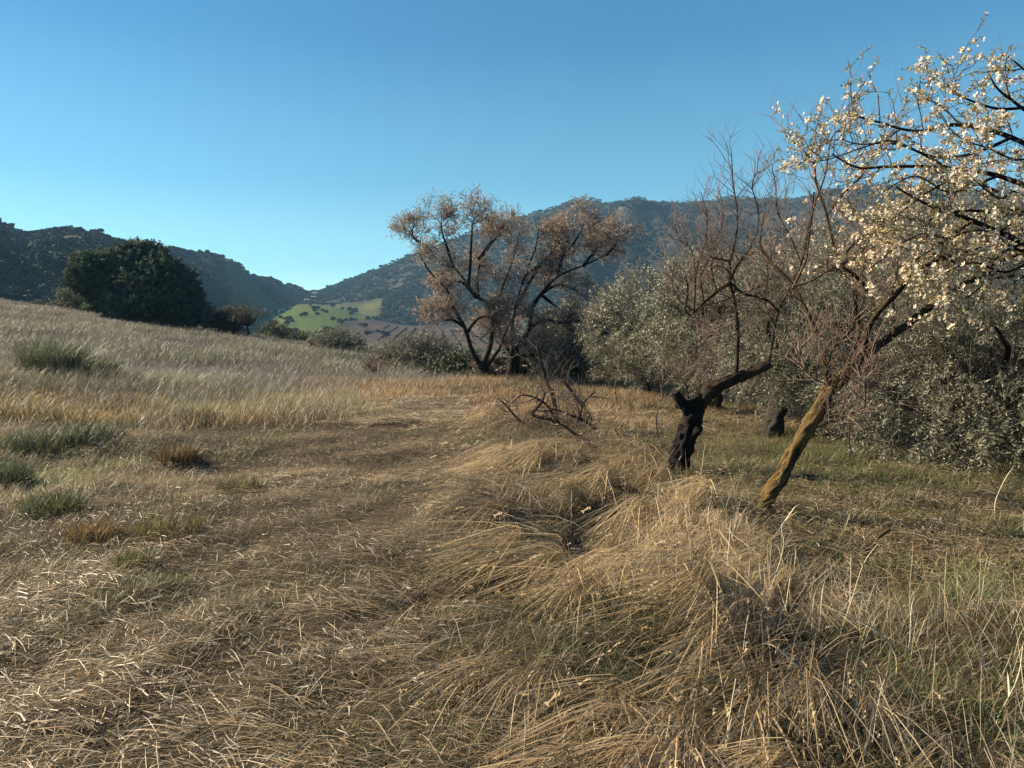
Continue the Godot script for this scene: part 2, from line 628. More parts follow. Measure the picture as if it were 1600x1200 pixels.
func lodged(count: int, spread: float, l0: float, l1: float, w: float, rise: float, jit: float, cols: Array) -> ArrayMesh:
	var mb := MB.new()
	for k in count:
		var p := Vector3(rng.randf_range(-spread, spread) - 0.2, rng.randf_range(0.0, 0.05), rng.randf_range(-spread, spread))
		var d := rng.randfn(0.0, jit)
		var f := Vector3(cos(d), 0, sin(d))
		var l := rng.randf_range(l0, l1)
		var hgt := rise * rng.randf_range(0.1, 1.0)
		var bend := rng.randf_range(-0.12, 0.12)
		var pts := PackedVector3Array()
		var m := 4
		for s in m + 1:
			var t := float(s) / m
			pts.append(p + f * l * t + Vector3(-f.z, 0, f.x) * bend * t * t * l + Vector3.UP * hgt * (sin(t * PI * 0.8)) )
		var c: Color = cols[rng.randi() % cols.size()]
		var sd := Vector3(-f.z, rng.randf_range(-0.8, 0.8), f.x).normalized()
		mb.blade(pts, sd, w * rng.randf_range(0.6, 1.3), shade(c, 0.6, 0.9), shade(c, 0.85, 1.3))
	return mb.mesh()


func litter(count: int, spread: float, l0: float, l1: float, w: float, high: float, cols: Array, jit := 3.0) -> ArrayMesh:
	var mb := MB.new()
	for k in count:
		var p := Vector3(rng.randf_range(-spread, spread), rng.randf_range(0.0, high), rng.randf_range(-spread, spread))
		var d := rng.randfn(0.0, jit)
		var f := Vector3(cos(d), rng.randf_range(-0.12, 0.22), sin(d)).normalized()
		var l := rng.randf_range(l0, l1)
		var sd := Vector3(-sin(d), rng.randf_range(-0.9, 0.9), cos(d)).normalized()
		var c: Color = cols[rng.randi() % cols.size()]
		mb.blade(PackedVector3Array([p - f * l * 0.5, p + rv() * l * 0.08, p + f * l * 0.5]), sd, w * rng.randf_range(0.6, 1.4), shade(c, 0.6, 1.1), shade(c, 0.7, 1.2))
	return mb.mesh()


func sprig(leaves: int, length: float, ll: float, lw: float, cols: Array, spreadk := 0.9, stem := Color(0.12, 0.1, 0.07)) -> ArrayMesh:
	var mb := MB.new()
	mb.blade(PackedVector3Array([Vector3.ZERO, Vector3(0, length * 0.5, 0), Vector3(0, length, 0)]), Vector3.RIGHT, 0.006, stem, stem)
	for k in leaves:
		var t := (k + 0.6) / leaves
		var p := Vector3(0, length * t, 0)
		var a := k * 2.4 + rng.randf_range(-0.5, 0.5)
		var d := (Vector3(cos(a), 0, sin(a)) * spreadk + Vector3.UP * rng.randf_range(0.3, 1.0) + rv() * 0.25).normalized()
		var sd := d.cross(rdir()).normalized()
		var l := ll * rng.randf_range(0.65, 1.2)
		var c: Color = cols[rng.randi() % cols.size()]
		var c0 := shade(c, 0.7, 1.25)
		var mid := p + d * l * 0.5 + rv() * l * 0.06
		var hw := sd * lw * 0.5
		mb.tri(p, mid + hw, mid - hw, c0, c0, c0)
		mb.tri(mid + hw, p + d * l, mid - hw, c0, c0, c0)
	return mb.mesh()


func puff(count: int, size: float, cols: Array, flat := 0.8) -> ArrayMesh:   # a mass of leaf clumps of radius 1 seen from afar
	var mb := MB.new()
	for k in count:
		var d := rdir()
		if d.y < -0.35: d.y = -d.y
		var r := 0.55 + 0.45 * pow(rng.randf(), 0.6) + 0.12 * nz.get_noise_3d(d.x * 90.0, d.y * 90.0, d.z * 90.0)
		var p := Vector3(d.x, d.y * flat, d.z) * r
		var nn := (d + rv() * 0.7).normalized()
		var u := nn.cross(rdir()).normalized()
		var w := nn.cross(u)
		var s := size * rng.randf_range(0.6, 1.4)
		var c: Color = cols[rng.randi() % cols.size()]
		var c0 := shade(c, 0.7, 1.3)
		mb.tri(p + u * s, p - u * s * 0.6 + w * s * 0.9, p - u * s * 0.4 - w * s, c0, c0, c0)
		mb.tri(p - u * s * 0.3, p + w * s * 0.8 + nn * s * 0.5, p - w * s * 0.7 + nn * s * 0.4, c0, c0, c0)
	return mb.mesh()


func face_dir(dir: Vector3, s: float) -> Basis:       # y along dir, random roll
	var y := dir.normalized()
	var x := y.cross(rdir()).normalized()
	var z := x.cross(y)
	return Basis(x * s, y * s, z * s)


# ------------------------------------------------------------------ branches
func smooth_path(p: Array, sub := 4, jit := 0.0) -> PackedVector3Array:
	var o := PackedVector3Array()
	var m := p.size()
	for k in m - 1:
		var a: Vector3 = p[maxi(k - 1, 0)]
		var b: Vector3 = p[k]
		var c: Vector3 = p[k + 1]
		var d: Vector3 = p[mini(k + 2, m - 1)]
		for s in sub:
			var q := b.cubic_interpolate(c, a, d, float(s) / sub)
			if jit > 0.0 and not (k == 0 and s == 0): q += rv() * jit
			o.append(q)
	o.append(p[m - 1])
	return o


func taper(n: int, r0: float, r1: float, pw := 1.0) -> PackedFloat32Array:
	var r := PackedFloat32Array()
	for k in n: r.append(lerpf(r0, r1, pow(float(k) / (n - 1), pw)))
	return r


func along(p: PackedVector3Array, t: float) -> Array:
	var k := clampf(t, 0.0, 0.999) * (p.size() - 1)
	var a := int(k)
	return [p[a].lerp(p[a + 1], k - a), (p[a + 1] - p[a]).normalized()]


# o: up, fwd, wob, n2, shrink, from, col0, col1, sides
func twigs(mb: MB, path: PackedVector3Array, r: float, count: int, length: float, depth: int, tips: Array, o: Dictionary) -> void:
	for k in count:
		var at := along(path, rng.randf_range(o.get("from", 0.2), 1.0))
		var p: Vector3 = at[0]
		var tg: Vector3 = at[1]
		var side := tg.cross(rdir()).normalized()
		var d: Vector3 = (side + tg * o.get("fwd", 0.5) + Vector3.UP * o.get("up", 0.5)).normalized()
		var l := length * rng.randf_range(0.5, 1.25)
		var segs := 4 if depth > 0 else 3
		var pts := PackedVector3Array([p])
		for s in segs:
			p += d * l / segs
			d = (d + rv() * o.get("wob", 0.3) + Vector3.UP * o.get("grav", 0.08)).normalized()
			pts.append(p)
		var rr := r * rng.randf_range(0.75, 1.1)
		mb.tube(pts, taper(pts.size(), rr, rr * 0.35), 4 if depth > 0 else 3, o.col0, o.col1, 0.0, 0, false)
		if depth > 0:
			twigs(mb, pts, rr * 0.6, o.get("n2", 4), length * o.get("shrink", 0.55), depth - 1, tips, o)
		if depth <= o.get("leafy", 0): tips.append(pts)


func rel(a: Array, base: Vector3) -> Array:
	var o := []
	for p in a: o.append(p - base)
	return o


func px_path(a: Array, d0: float, d1: float, base: Vector3) -> Array:     # [px, py, px, py ...]
	var o := []
	var m := a.size() / 2
	for k in m: o.append(P(a[k * 2], a[k * 2 + 1], lerpf(d0, d1, float(k) / (m - 1))) - base)
	return o


func limb(t: Node3D, called: String, pts: Array, r0: float, r1: float, col: Color, rough := 0.18, lich := Color(0, 0, 0, 0), sides := 8, pw := 1.0) -> PackedVector3Array:
	var p := smooth_path(pts, 5, r0 * 0.07)
	var mb := MB.new()
	mb.tube(p, taper(p.size(), r0, r1, pw), sides, col, col, rough, rng.randi() % 50, true, lich)
	part(t, called, mb.mesh(), M.bark)
	return p


func leaf_tips(t: Node3D, called: String, mesh: Mesh, m: Material, tips: Array, per: int, s0: float, s1: float, tint0: Color, tint1: Color, droop := 0.0) -> void:
	var xf := []
	var tint := PackedColorArray()
	for pts in tips:
		var tone := rng.randf()
		for k in per:
			var at := along(pts, rng.randf_range(0.25, 1.0))
			var d: Vector3 = (at[1] + rdir() * 0.9 - Vector3.UP * droop).normalized()
			xf.append(Transform3D(face_dir(d, rng.randf_range(s0, s1)), at[0]))
			tint.append(shade(tint0.lerp(tint1, clampf(tone + rng.randf_range(-0.25, 0.25), 0, 1)), 0.8, 1.2))
	if xf.size(): copies(t, called, mesh, m, xf, tint)


# a crown of leafy shoots through an ellipsoid with gaps, joined to its limbs by thin twigs
func crown(t: Node3D, c: Vector3, rad: Vector3, count: int, mesh: Mesh, m: Material, s0: float, s1: float, tint0: Color, tint1: Color, gap: float, hang: float, sd: float, floor_y := -99.0) -> void:
	var xf := []
	var tint := PackedColorArray()
	var tw := MB.new()
	var tries := 0
	while xf.size() < count and tries < count * 12:
		tries += 1
		var d := rdir()
		var r := pow(rng.randf(), 0.42)
		var bulge := 1.0 + 0.32 * nz.get_noise_3d(d.x * 60.0 + sd * 31.0, d.y * 60.0, d.z * 60.0) + 0.2 * nz.get_noise_3d(d.x * 170.0, d.y * 170.0 + sd * 17.0, d.z * 170.0)
		var p := c + Vector3(d.x * rad.x, d.y * rad.y, d.z * rad.z) * r * bulge
		if p.y < floor_y: continue
		if nz.get_noise_3d(p.x * 60.0 / rad.x + sd * 50.0, p.y * 60.0 / rad.x, p.z * 60.0 / rad.x) < gap: continue
		var dir := (d * 0.8 + Vector3.UP * (0.35 - hang * (1.0 if d.y < 0.15 else 0.35)) + rdir() * 0.55).normalized()
		xf.append(Transform3D(face_dir(dir, rng.randf_range(s0, s1)), p))
		var tone := clampf(0.5 + 1.3 * nz.get_noise_3d(p.x * 45.0, p.y * 45.0, p.z * 45.0 + sd * 9.0) + rng.randf_range(-0.2, 0.2), 0.0, 1.0)
		tint.append(tint0.lerp(tint1, tone))
		if xf.size() % 6 == 0:
			var q := p.lerp(c - Vector3(0, rad.y * 0.4, 0), 0.5) + rv() * 0.15
			tw.tube(smooth_path([q, p.lerp(q, 0.5) + rv() * 0.1, p], 2), taper(5, 0.012, 0.004), 3, Color(0.09, 0.075, 0.06), Color(0.11, 0.09, 0.07), 0.0, 0, false)
	copies(t, "foliage", mesh, m, xf, tint)
	if tw.v.size(): part(t, "twigs", tw.mesh(), M.twig, "stuff")


# a trunk with a flared foot, ridged bark, knots and patches of lichen
func bark_tube(t: Node3D, called: String, pts: Array, r0: float, r1: float, c0: Color, c1: Color, amp: float, flare: float, lich: Color, knots: Array, sides := 26, swell := 0.0, cut := false) -> PackedVector3Array:
	var p := smooth_path(pts, 12)
	var mb := MB.new()
	var m := p.size()
	var sd := rng.randf() * 100.0
	var u := (p[1] - p[0]).normalized().cross(Vector3(0.3, 0.2, 1.0)).normalized()
	var run := 0.0
	for q in m:
		var d := (p[mini(q + 1, m - 1)] - p[maxi(q - 1, 0)]).normalized()
		if q > 0: run += p[q].distance_to(p[q - 1])
		u = (u - d * u.dot(d)).normalized()
		var w := d.cross(u)
		var f := float(q) / (m - 1)
		for k in sides:
			var a := TAU * k / sides
			var o := u * cos(a) + w * sin(a)
			var n1 := nz.get_noise_3d(cos(a + run * 0.8) * 75.0 + sd, run * 120.0, sin(a + run * 0.8) * 75.0)
			var n2 := nz.get_noise_3d(cos(a) * 190.0 + sd, run * 420.0, sin(a) * 190.0)
			var n3 := nz.get_noise_3d(cos(a) * 30.0 + sd * 2.0, run * 160.0, sin(a) * 30.0)
			var r := lerpf(r0, r1, f) * (1.0 + amp * (-absf(n1) * 1.6 + 0.3 + n2 * 0.6 + n3 * 0.9))
			r *= 1.0 + flare * exp(-run / 0.13) * (0.7 + 0.5 * cos(a * 3.0 + sd)) + swell * exp(-(1.0 - f) * (1.0 - f) / 0.03)
			for b in knots:
				var da := wrapf(a - float(b[1]), -PI, PI)
				r += lerpf(r0, r1, f) * b[2] * exp(-((f - b[0]) * (f - b[0])) / 0.004 - da * da / 0.35)
			var cc := c0.lerp(c1, f) * (0.7 + 0.9 * clampf(0.45 + n2 + n1 * 0.6, 0.0, 1.0))
			if lich.a > 0.0:
				var g := clampf((n3 * 1.6 + n2 * 1.2 + 0.35 + 0.55 * o.dot(Vector3(-0.5, 0.6, 0.4))) * 1.6, 0.0, 1.0) * lich.a
				cc = cc.lerp(lich * (0.75 + 0.6 * clampf(0.5 + n2 * 1.5, 0.0, 1.0)), g)
			cc.a = 1.0
			mb.v.append(p[q] + o * r)
			mb.c.append(cc)
	for q in m - 1:
		for k in sides:
			var a0 := q * sides + k
			var a1 := q * sides + (k + 1) % sides
			mb.i.append(a0); mb.i.append(a1 + sides); mb.i.append(a1)
			mb.i.append(a0); mb.i.append(a0 + sides); mb.i.append(a1 + sides)
	var e := mb.v.size()
	mb.v.append(p[m - 1] + (p[m - 1] - p[m - 2]).normalized() * (-0.02 if cut else r1 * 0.4))
	mb.c.append(c1 * 1.6 if cut else c1)
	for k in sides:
		mb.i.append((m - 1) * sides + k); mb.i.append(e); mb.i.append((m - 1) * sides + (k + 1) % sides)
	mb.n.resize(mb.v.size())
	for k in range(0, mb.i.size(), 3):
		var p0 := mb.v[mb.i[k]]
		var fn := (mb.v[mb.i[k + 2]] - p0).cross(mb.v[mb.i[k + 1]] - p0)
		for q in 3: mb.n[mb.i[k + q]] += fn
	for k in mb.n.size(): mb.n[k] = mb.n[k].normalized()
	part(t, called, mb.mesh(), M.bark)
	return p


# ------------------------------------------------------------------ olive trees
func olive(label: String, base: Vector3, trunk_r: float, trunk_h: float, c: Vector3, rad: Vector3, count: int, mesh: Mesh, s0: float, s1: float, sd: float, light := 1.0, floor_y := -99.0) -> Node3D:
	var t := thing("olive_tree", label, "olive tree", base, "olive trees of the orchard")
	var bark := Color(0.085, 0.07, 0.055)
	var lean := (c - base) * Vector3(0.25, 0, 0.25)
	var top := Vector3(0, trunk_h, 0) + lean
	bark_tube(t, "trunk", [Vector3(0, -0.15, 0), Vector3(rng.randf_range(-0.08, 0.08), trunk_h * 0.35, 0.03), Vector3(0.06, trunk_h * 0.7, -0.04) + lean * 0.6, top], trunk_r * 1.0, trunk_r * 0.75, bark, bark, 0.4, 0.5, Color(0.14, 0.13, 0.1, 0.5), [[0.6, 1.0, 0.3], [0.8, 4.0, 0.3]], 20)
	var cc := c - base
	for k in 5:
		var a := k * TAU / 5.0 + rng.randf_range(-0.4, 0.4)
		var e := cc + Vector3(cos(a) * rad.x * 0.62, rng.randf_range(-0.2, 0.55) * rad.y, sin(a) * rad.z * 0.62)
		limb(t, "limb", [top - Vector3(0, 0.1, 0), top.lerp(e, 0.4) + Vector3(0, 0.12, 0) + rv() * 0.12, top.lerp(e, 0.75) + rv() * 0.15, e], trunk_r * 0.5, 0.015, bark, 0.2, Color(0, 0, 0, 0), 6)
	crown(t, cc, rad, count, mesh, M.olive, s0, s1, Color(0.82, 0.82, 0.77) * light, Color(1.2, 1.18, 1.08) * light, -0.12, 0.7, sd, floor_y)
	return t


func make_olives() -> void:
	var cols := [Color(0.15, 0.15, 0.105), Color(0.185, 0.185, 0.135), Color(0.25, 0.245, 0.2), Color(0.3, 0.295, 0.25), Color(0.12, 0.12, 0.08), Color(0.15, 0.13, 0.1)]
	var near := sprig(20, 0.34, 0.062, 0.013, cols)
	var mid := sprig(16, 0.36, 0.085, 0.021, cols)
	var far := sprig(14, 0.42, 0.12, 0.04, cols)
	olive("large silvery olive tree at the right edge, foliage hanging down to the grass", G(1580, 10.6), 0.2, 0.9, P(1555, 590, 10.4), Vector3(2.35, 1.75, 2.2), 5200, near, 0.8, 1.25, 1.0, 1.0, 0.12)
	olive("olive tree with a dark trunk behind the leaning lichen covered trunk", G(1210, 12.8), 0.17, 0.9, P(1238, 520, 13.2), Vector3(1.45, 1.35, 1.5), 2600, near, 0.9, 1.4, 2.0)
	olive("olive tree behind the upright shoots of the blackened stump, its crown pale silver", G(1120, 17.0), 0.16, 0.9, P(1135, 505, 17.0), Vector3(1.75, 1.5, 1.6), 2200, mid, 0.9, 1.35, 3.0)
	olive("olive tree with a short leaning trunk left of the blackened stump", G(1008, 20.3), 0.19, 0.8, P(1015, 520, 20.6), Vector3(1.7, 1.35, 1.5), 1900, mid, 0.9, 1.4, 4.0)
	olive("low dark olive tree between the brown leaved almonds and the next olive", G(905, 25.0), 0.17, 0.8, P(905, 545, 25.0), Vector3(1.6, 1.1, 1.5), 1500, mid, 0.9, 1.5, 5.0, 0.8)
	olive("olive tree deep in the orchard behind the blossoming branches", G(1400, 16.5), 0.18, 1.0, P(1400, 470, 16.5), Vector3(2.3, 1.7, 2.0), 2600, mid, 0.9, 1.4, 6.0)
	olive("olive tree behind the large right hand olive, mostly hidden by it", G(1640, 16.0), 0.18, 1.0, P(1610, 450, 16.0), Vector3(2.4, 1.8, 2.0), 2200, mid, 0.9, 1.4, 7.0)
	olive("small olive tree at the far end of the orchard between two stumps", G(1250, 27.0), 0.16, 0.8, P(1250, 520, 27.0), Vector3(2.2, 1.4, 1.8), 1500, mid, 1.0, 1.6, 8.0, 0.85)
	olive("olive tree behind the almonds, only its grey top showing", G(960, 33.0), 0.16, 0.8, P(965, 520, 33.0), Vector3(2.6, 1.7, 2.0), 1500, mid, 1.0, 1.7, 9.0, 0.85)
	olive("rounded olive bush beyond the meadow edge, left of the other two", G(525, 52.0), 0.15, 0.5, P(527, 545, 52.0), Vector3(2.0, 1.25, 1.8), 1500, far, 0.9, 1.3, 10.0, 0.8)
	olive("small greyish olive bush in the middle beyond the meadow edge", G(610, 36.0), 0.12, 0.4, P(610, 565, 36.0), Vector3(1.0, 0.95, 0.9), 900, mid, 0.9, 1.4, 11.0, 0.85)
	olive("broad dark green olive bush left of the almond trunks", G(672, 34.5), 0.14, 0.4, P(668, 564, 34.5), Vector3(1.7, 1.1, 1.4), 2200, mid, 0.9, 1.4, 12.0, 0.6)


# ------------------------------------------------------------------ almonds with dry leaves
func make_dry_almonds() -> void:
	var cols := [Color(0.23, 0.18, 0.15), Color(0.3, 0.24, 0.2), Color(0.18, 0.145, 0.12), Color(0.28, 0.21, 0.14), Color(0.36, 0.3, 0.26), Color(0.25, 0.16, 0.12)]
	var sp := sprig(6, 0.22, 0.06, 0.034, cols, 1.0)
	var bark := Color(0.06, 0.048, 0.04)
	var o := {"up": 0.45, "fwd": 0.5, "wob": 0.33, "grav": 0.05, "n2": 6, "shrink": 0.62, "from": 0.25, "col0": Color(0.06, 0.048, 0.04), "col1": Color(0.1, 0.075, 0.06), "leafy": 0}
	var defs := [
		["almond tree with dry pinkish leaves, its limbs arching left against the sky", 757.0, 24.2, 13.0, [757, 606, 757, 585, 752, 570], [
			[752, 572, 738, 548, 726, 512, 708, 480, 700, 455, 672, 425, 655, 395],
			[752, 574, 766, 540, 770, 500, 768, 480, 748, 465, 732, 446, 720, 430, 707, 415, 690, 413, 668, 385],
			[748, 465, 746, 440, 752, 405, 772, 376, 790, 350], [732, 446, 735, 410, 737, 370, 740, 345, 752, 332], [708, 418, 700, 390, 690, 360, 690, 340],
			[745, 466, 722, 441, 705, 444, 690, 455, 680, 490], [726, 512, 708, 500, 694, 500, 684, 496], [760, 575, 780, 545, 790, 520, 800, 500], [730, 520, 745, 500, 760, 495, 775, 500], [668, 385, 650, 375, 642, 360], [748, 405, 765, 380, 785, 365]], 7, 0.72],
		["almond tree with dry rusty brown leaves, right of the pair, spreading toward the olives", 797.0, 24.6, 15.0, [797, 608, 799, 585, 803, 560], [
			[803, 562, 815, 535, 827, 515, 832, 480, 845, 460, 872, 432, 912, 415, 948, 398],
			[832, 482, 846, 460, 872, 445, 900, 455, 922, 472], [803, 560, 800, 520, 806, 480, 820, 430, 836, 390, 842, 355],
			[803, 560, 786, 530, 776, 490, 785, 450, 800, 410, 812, 365], [872, 432, 880, 400, 900, 375, 912, 350], [827, 515, 850, 500, 880, 505, 910, 500],
			[815, 535, 840, 545, 870, 540, 885, 555], [806, 480, 840, 420, 870, 385, 880, 360], [912, 415, 935, 385, 950, 370], [803, 560, 830, 555, 860, 560, 880, 580], [800, 540, 780, 520, 765, 520, 750, 530], [845, 460, 870, 480, 895, 500, 915, 525], [820, 430, 850, 410, 880, 400], [948, 398, 960, 385, 966, 372]], 8, 0.75],
	]
	for d in defs:
		var base := G(d[1], d[2])
		var t := thing("almond_tree", d[0], "almond tree", base, "almond trees with dry leaves")
		var rpx: float = d[3]
		var k: float = float(d[2]) / F
		limb(t, "trunk", [Vector3(0, -0.2, 0)] + px_path(d[4], d[2], d[2], base), rpx * k * 0.95, rpx * k * 0.6, bark, 0.3, Color(0, 0, 0, 0), 10, 0.6)
		var tw := MB.new()
		var tips := []
		for l in d[5]:
			var dd: float = float(d[2]) + rng.randf_range(-1.6, 1.6)
			var p := limb(t, "limb", px_path(l, d[2], dd, base), rpx * k * (0.34 if l.size() > 12 else 0.2), 0.014, bark, 0.2, Color(0, 0, 0, 0), 6)
			twigs(tw, p, 0.011, d[6] + 2, d[7] * 0.86, 2, tips, o)
		part(t, "twigs", tw.mesh(), M.twig, "stuff")
		for q in range(tips.size() - 1, -1, -1):      # many shoots are bare
			if rng.randf() < 0.18 + 0.4 * nz.get_noise_3d(tips[q][0].x * 40.0, tips[q][0].y * 40.0, tips[q][0].z * 40.0): tips.remove_at(q)
		leaf_tips(t, "foliage", sp, M.leaf, tips, 2, 0.6, 1.1, Color(0.78, 0.78, 0.78), Color(1.2, 1.13, 1.0))


# ------------------------------------------------------------------ blackened stump, leaning trunk, blossom
func blossom_mesh(full: bool) -> ArrayMesh:
	var mb := MB.new()
	var pet := Color(0.77, 0.73, 0.57)
	var pink := Color(0.8, 0.66, 0.55)
	for k in 5:
		var a := k * TAU / 5.0 + rng.randf_range(-0.15, 0.15)
		var d := Vector3(cos(a), 0, sin(a))
		var s := Vector3(-sin(a), 0, cos(a))
		var open := rng.randf_range(0.25, 0.75)
		var p0 := Vector3(0, 0.004, 0)
		var p1 := d * 0.012 + Vector3.UP * (0.006 + open * 0.006)
		var p2 := d * 0.02 + Vector3.UP * (0.008 + open * 0.014)
		var w := 0.0095
		mb.tri(p0, p1 + s * w * 0.8, p1 - s * w * 0.8, pink, pet, pet)
		mb.tri(p1 + s * w * 0.8, p2 + s * w * 0.75, p1 - s * w * 0.8, pet, pet, pet)
		mb.tri(p1 - s * w * 0.8, p2 + s * w * 0.75, p2 - s * w * 0.75, pet, pet, pet)
		if full: mb.tri(p2 + s * w * 0.75, p2 + d * 0.004 + Vector3.UP * 0.002, p2 - s * w * 0.75, pet, pet, pet)
	var red := Color(0.3, 0.07, 0.05)
	for k in 4:
		var a := k * TAU / 4.0
		var b := (k + 1) * TAU / 4.0
		mb.tri(Vector3(0, -0.012, 0), Vector3(cos(a), 0, sin(a)) * 0.006 + Vector3(0, 0.002, 0), Vector3(cos(b), 0, sin(b)) * 0.006 + Vector3(0, 0.002, 0), red, red, red)
	for k in 5:
		var a := rng.randf() * TAU
		var d := Vector3(cos(a) * 0.006, 0.016, sin(a) * 0.006)
		mb.tri(Vector3(0, 0.004, 0), d, d + Vector3(0.0012, -0.001, 0.001), red, Color(0.6, 0.45, 0.1), Color(0.6, 0.45, 0.1))
	return mb.mesh()


func make_front_trees() -> void:
	var black := Color(0.028, 0.024, 0.022)
	var bark := Color(0.095, 0.072, 0.052)
	var pale := Color(0.26, 0.2, 0.14)
	var none := Color(0, 0, 0, 0)
	var o := {"up": 0.75, "fwd": 0.35, "wob": 0.22, "grav": 0.07, "n2": 3, "shrink": 0.6, "from": 0.2, "col0": Color(0.15, 0.105, 0.08), "col1": Color(0.2, 0.13, 0.1), "leafy": 0}
	# ---- the blackened pollard
	var d := 8.8
	var base := G(1062, d)
	var t := thing("almond_stump", "blackened pollarded almond stump, one limb bending right with bare upright shoots", "almond tree", base)
	var k := d / F
	bark_tube(t, "trunk", [Vector3(-0.05, -0.25, 0)] + px_path([1060, 738, 1064, 708, 1073, 676, 1082, 652, 1081, 634, 1076, 622], d, d, base), k * 16, k * 14.5, black, black * 1.2, 0.4, 0.5, none, [[0.55, 1.0, 0.25], [0.72, 4.0, 0.3], [0.85, 2.2, 0.4], [0.4, 5.5, 0.2]], 30, 0.28, true)
	bark_tube(t, "stub", px_path([1080, 650, 1070, 632, 1060, 620, 1054, 612], d - 0.05, d - 0.12, base), k * 9, k * 6, black, black * 1.5, 0.45, 0.0, none, [], 14, 0.0, true)
	bark_tube(t, "stub", px_path([1074, 690, 1088, 676, 1094, 668], d - 0.05, d - 0.2, base), k * 8, k * 5, black, black * 1.5, 0.45, 0.0, none, [], 12, 0.0, true)
	var tw := MB.new()
	var tips := []
	bark_tube(t, "limb", px_path([1074, 668, 1084, 645, 1098, 626, 1118, 606, 1140, 595, 1163, 586, 1185, 578, 1202, 568], d, d + 0.2, base), k * 14, k * 6.5, Color(0.034, 0.028, 0.024), Color(0.07, 0.055, 0.042), 0.32, 0.0, Color(0.2, 0.13, 0.06, 0.35), [[0.62, 1.5, 0.5], [0.9, 1.0, 0.5], [0.4, 3.0, 0.35]], 18)
	var rods := [
		[1150, 590, 1152, 550, 1152, 500, 1146, 465, 1140, 440, 1140, 415, 1138, 405, 6.5, 4.0],
		[1140, 442, 1120, 455, 1100, 472, 1086, 486, 1078, 492, 5.5, 4.0], [1084, 487, 1086, 455, 1087, 425, 1095, 400, 1102, 380, 4.0, 2.0],
		[1078, 492, 1071, 485, 1075, 455, 1072, 430, 3.0, 1.5], [1138, 408, 1125, 405, 1108, 402, 3.5, 1.5], [1141, 440, 1152, 415, 1165, 400, 1175, 382, 3.5, 2.0],
		[1142, 442, 1160, 458, 1180, 463, 1200, 470, 1212, 482, 1216, 486, 4.0, 3.5],
		[1200, 570, 1206, 540, 1210, 510, 1218, 482, 1232, 455, 1238, 440, 1252, 410, 1258, 385, 1262, 360, 1268, 330, 1272, 300, 5.0, 2.5],
		[1140, 415, 1150, 370, 1152, 330, 1146, 290, 1143, 240, 3.0, 1.2], [1102, 380, 1105, 340, 1095, 300, 2.2, 1.0], [1087, 425, 1080, 390, 1062, 375, 1055, 350, 2.2, 1.0], [1152, 415, 1180, 370, 1185, 330, 1175, 290, 1185, 268, 2.6, 1.0], [1120, 455, 1112, 420, 1118, 380, 1130, 340, 1124, 298, 2.6, 1.0],
		[1252, 410, 1235, 370, 1215, 330, 1212, 290, 1206, 262, 2.6, 1.0], [1086, 486, 1062, 470, 1050, 440, 1056, 410, 2.2, 1.0], [1210, 510, 1195, 470, 1200, 430, 1192, 390, 2.2, 1.0], [1100, 472, 1096, 430, 1112, 395, 1110, 360, 2.4, 1.0],
		[1146, 465, 1148, 440, 1135, 420, 1118, 415, 2.5, 1.2], [1090, 630, 1094, 590, 1088, 545, 1087, 520, 2.5, 1.5], [1088, 548, 1100, 535, 1108, 524, 1112, 512, 2.0, 1.0], [1102, 622, 1108, 600, 1118, 575, 1121, 560, 2.0, 1.0],
		[1076, 622, 1072, 602, 1060, 585, 2.0, 1.0], [1099, 478, 1130, 470, 1165, 455, 1190, 448, 2.0, 1.0],
	]
	for a in rods:
		var m: int = a.size() - 2
		var p := limb(t, "branch", px_path(a.slice(0, m), d + (0.2 if a[0] == 1200 else 0.05 + 0.1 * smoothstep(1090.0, 1200.0, a[0])), d + (0.2 if a[0] == 1142 or a[0] == 1200 or a[0] == 1150 else rng.randf_range(-0.3, 0.4)), base), k * a[m] * 0.55, k * a[m + 1] * 0.6, bark.lerp(pale, rng.randf() * 0.5), 0.15, none, 6)
		twigs(tw, p, 0.005, 9 + m, 0.38, 1, tips, o)
	part(t, "twigs", tw.mesh(), M.twig, "stuff")
	# ---- the leaning trunk with its orange lichen
	d = 6.9
	base = G(1190, d)
	k = d / F
	var lichen := Color(0.31, 0.2, 0.075, 0.88)
	var t2 := thing("almond_tree", "leaning almond tree with orange lichen on its trunk and blossom on a few shoots", "almond tree", base)
	bark_tube(t2, "trunk", [Vector3(-0.1, -0.2, 0)] + px_path([1187, 803, 1203, 772, 1222, 742, 1243, 700, 1262, 668, 1280, 640, 1299, 606, 1312, 594, 1330, 578], d, d - 0.1, base), k * 11.8, k * 9.5, Color(0.075, 0.055, 0.04), Color(0.085, 0.062, 0.045), 0.3, 0.6, lichen, [[0.35, 1.2, 0.3], [0.55, 4.0, 0.3], [0.78, 2.5, 0.4], [0.82, 5.2, 0.35], [0.2, 3.0, 0.25]], 28)
	bark_tube(t2, "fork", px_path([1282, 640, 1292, 612, 1293, 590, 1290, 570, 1284, 550], d - 0.03, d + 0.1, base), k * 7, k * 4.5, Color(0.08, 0.06, 0.045), Color(0.09, 0.068, 0.05), 0.25, 0.0, Color(0.3, 0.18, 0.06, 0.4), [], 14)
	tw = MB.new()
	tips = []
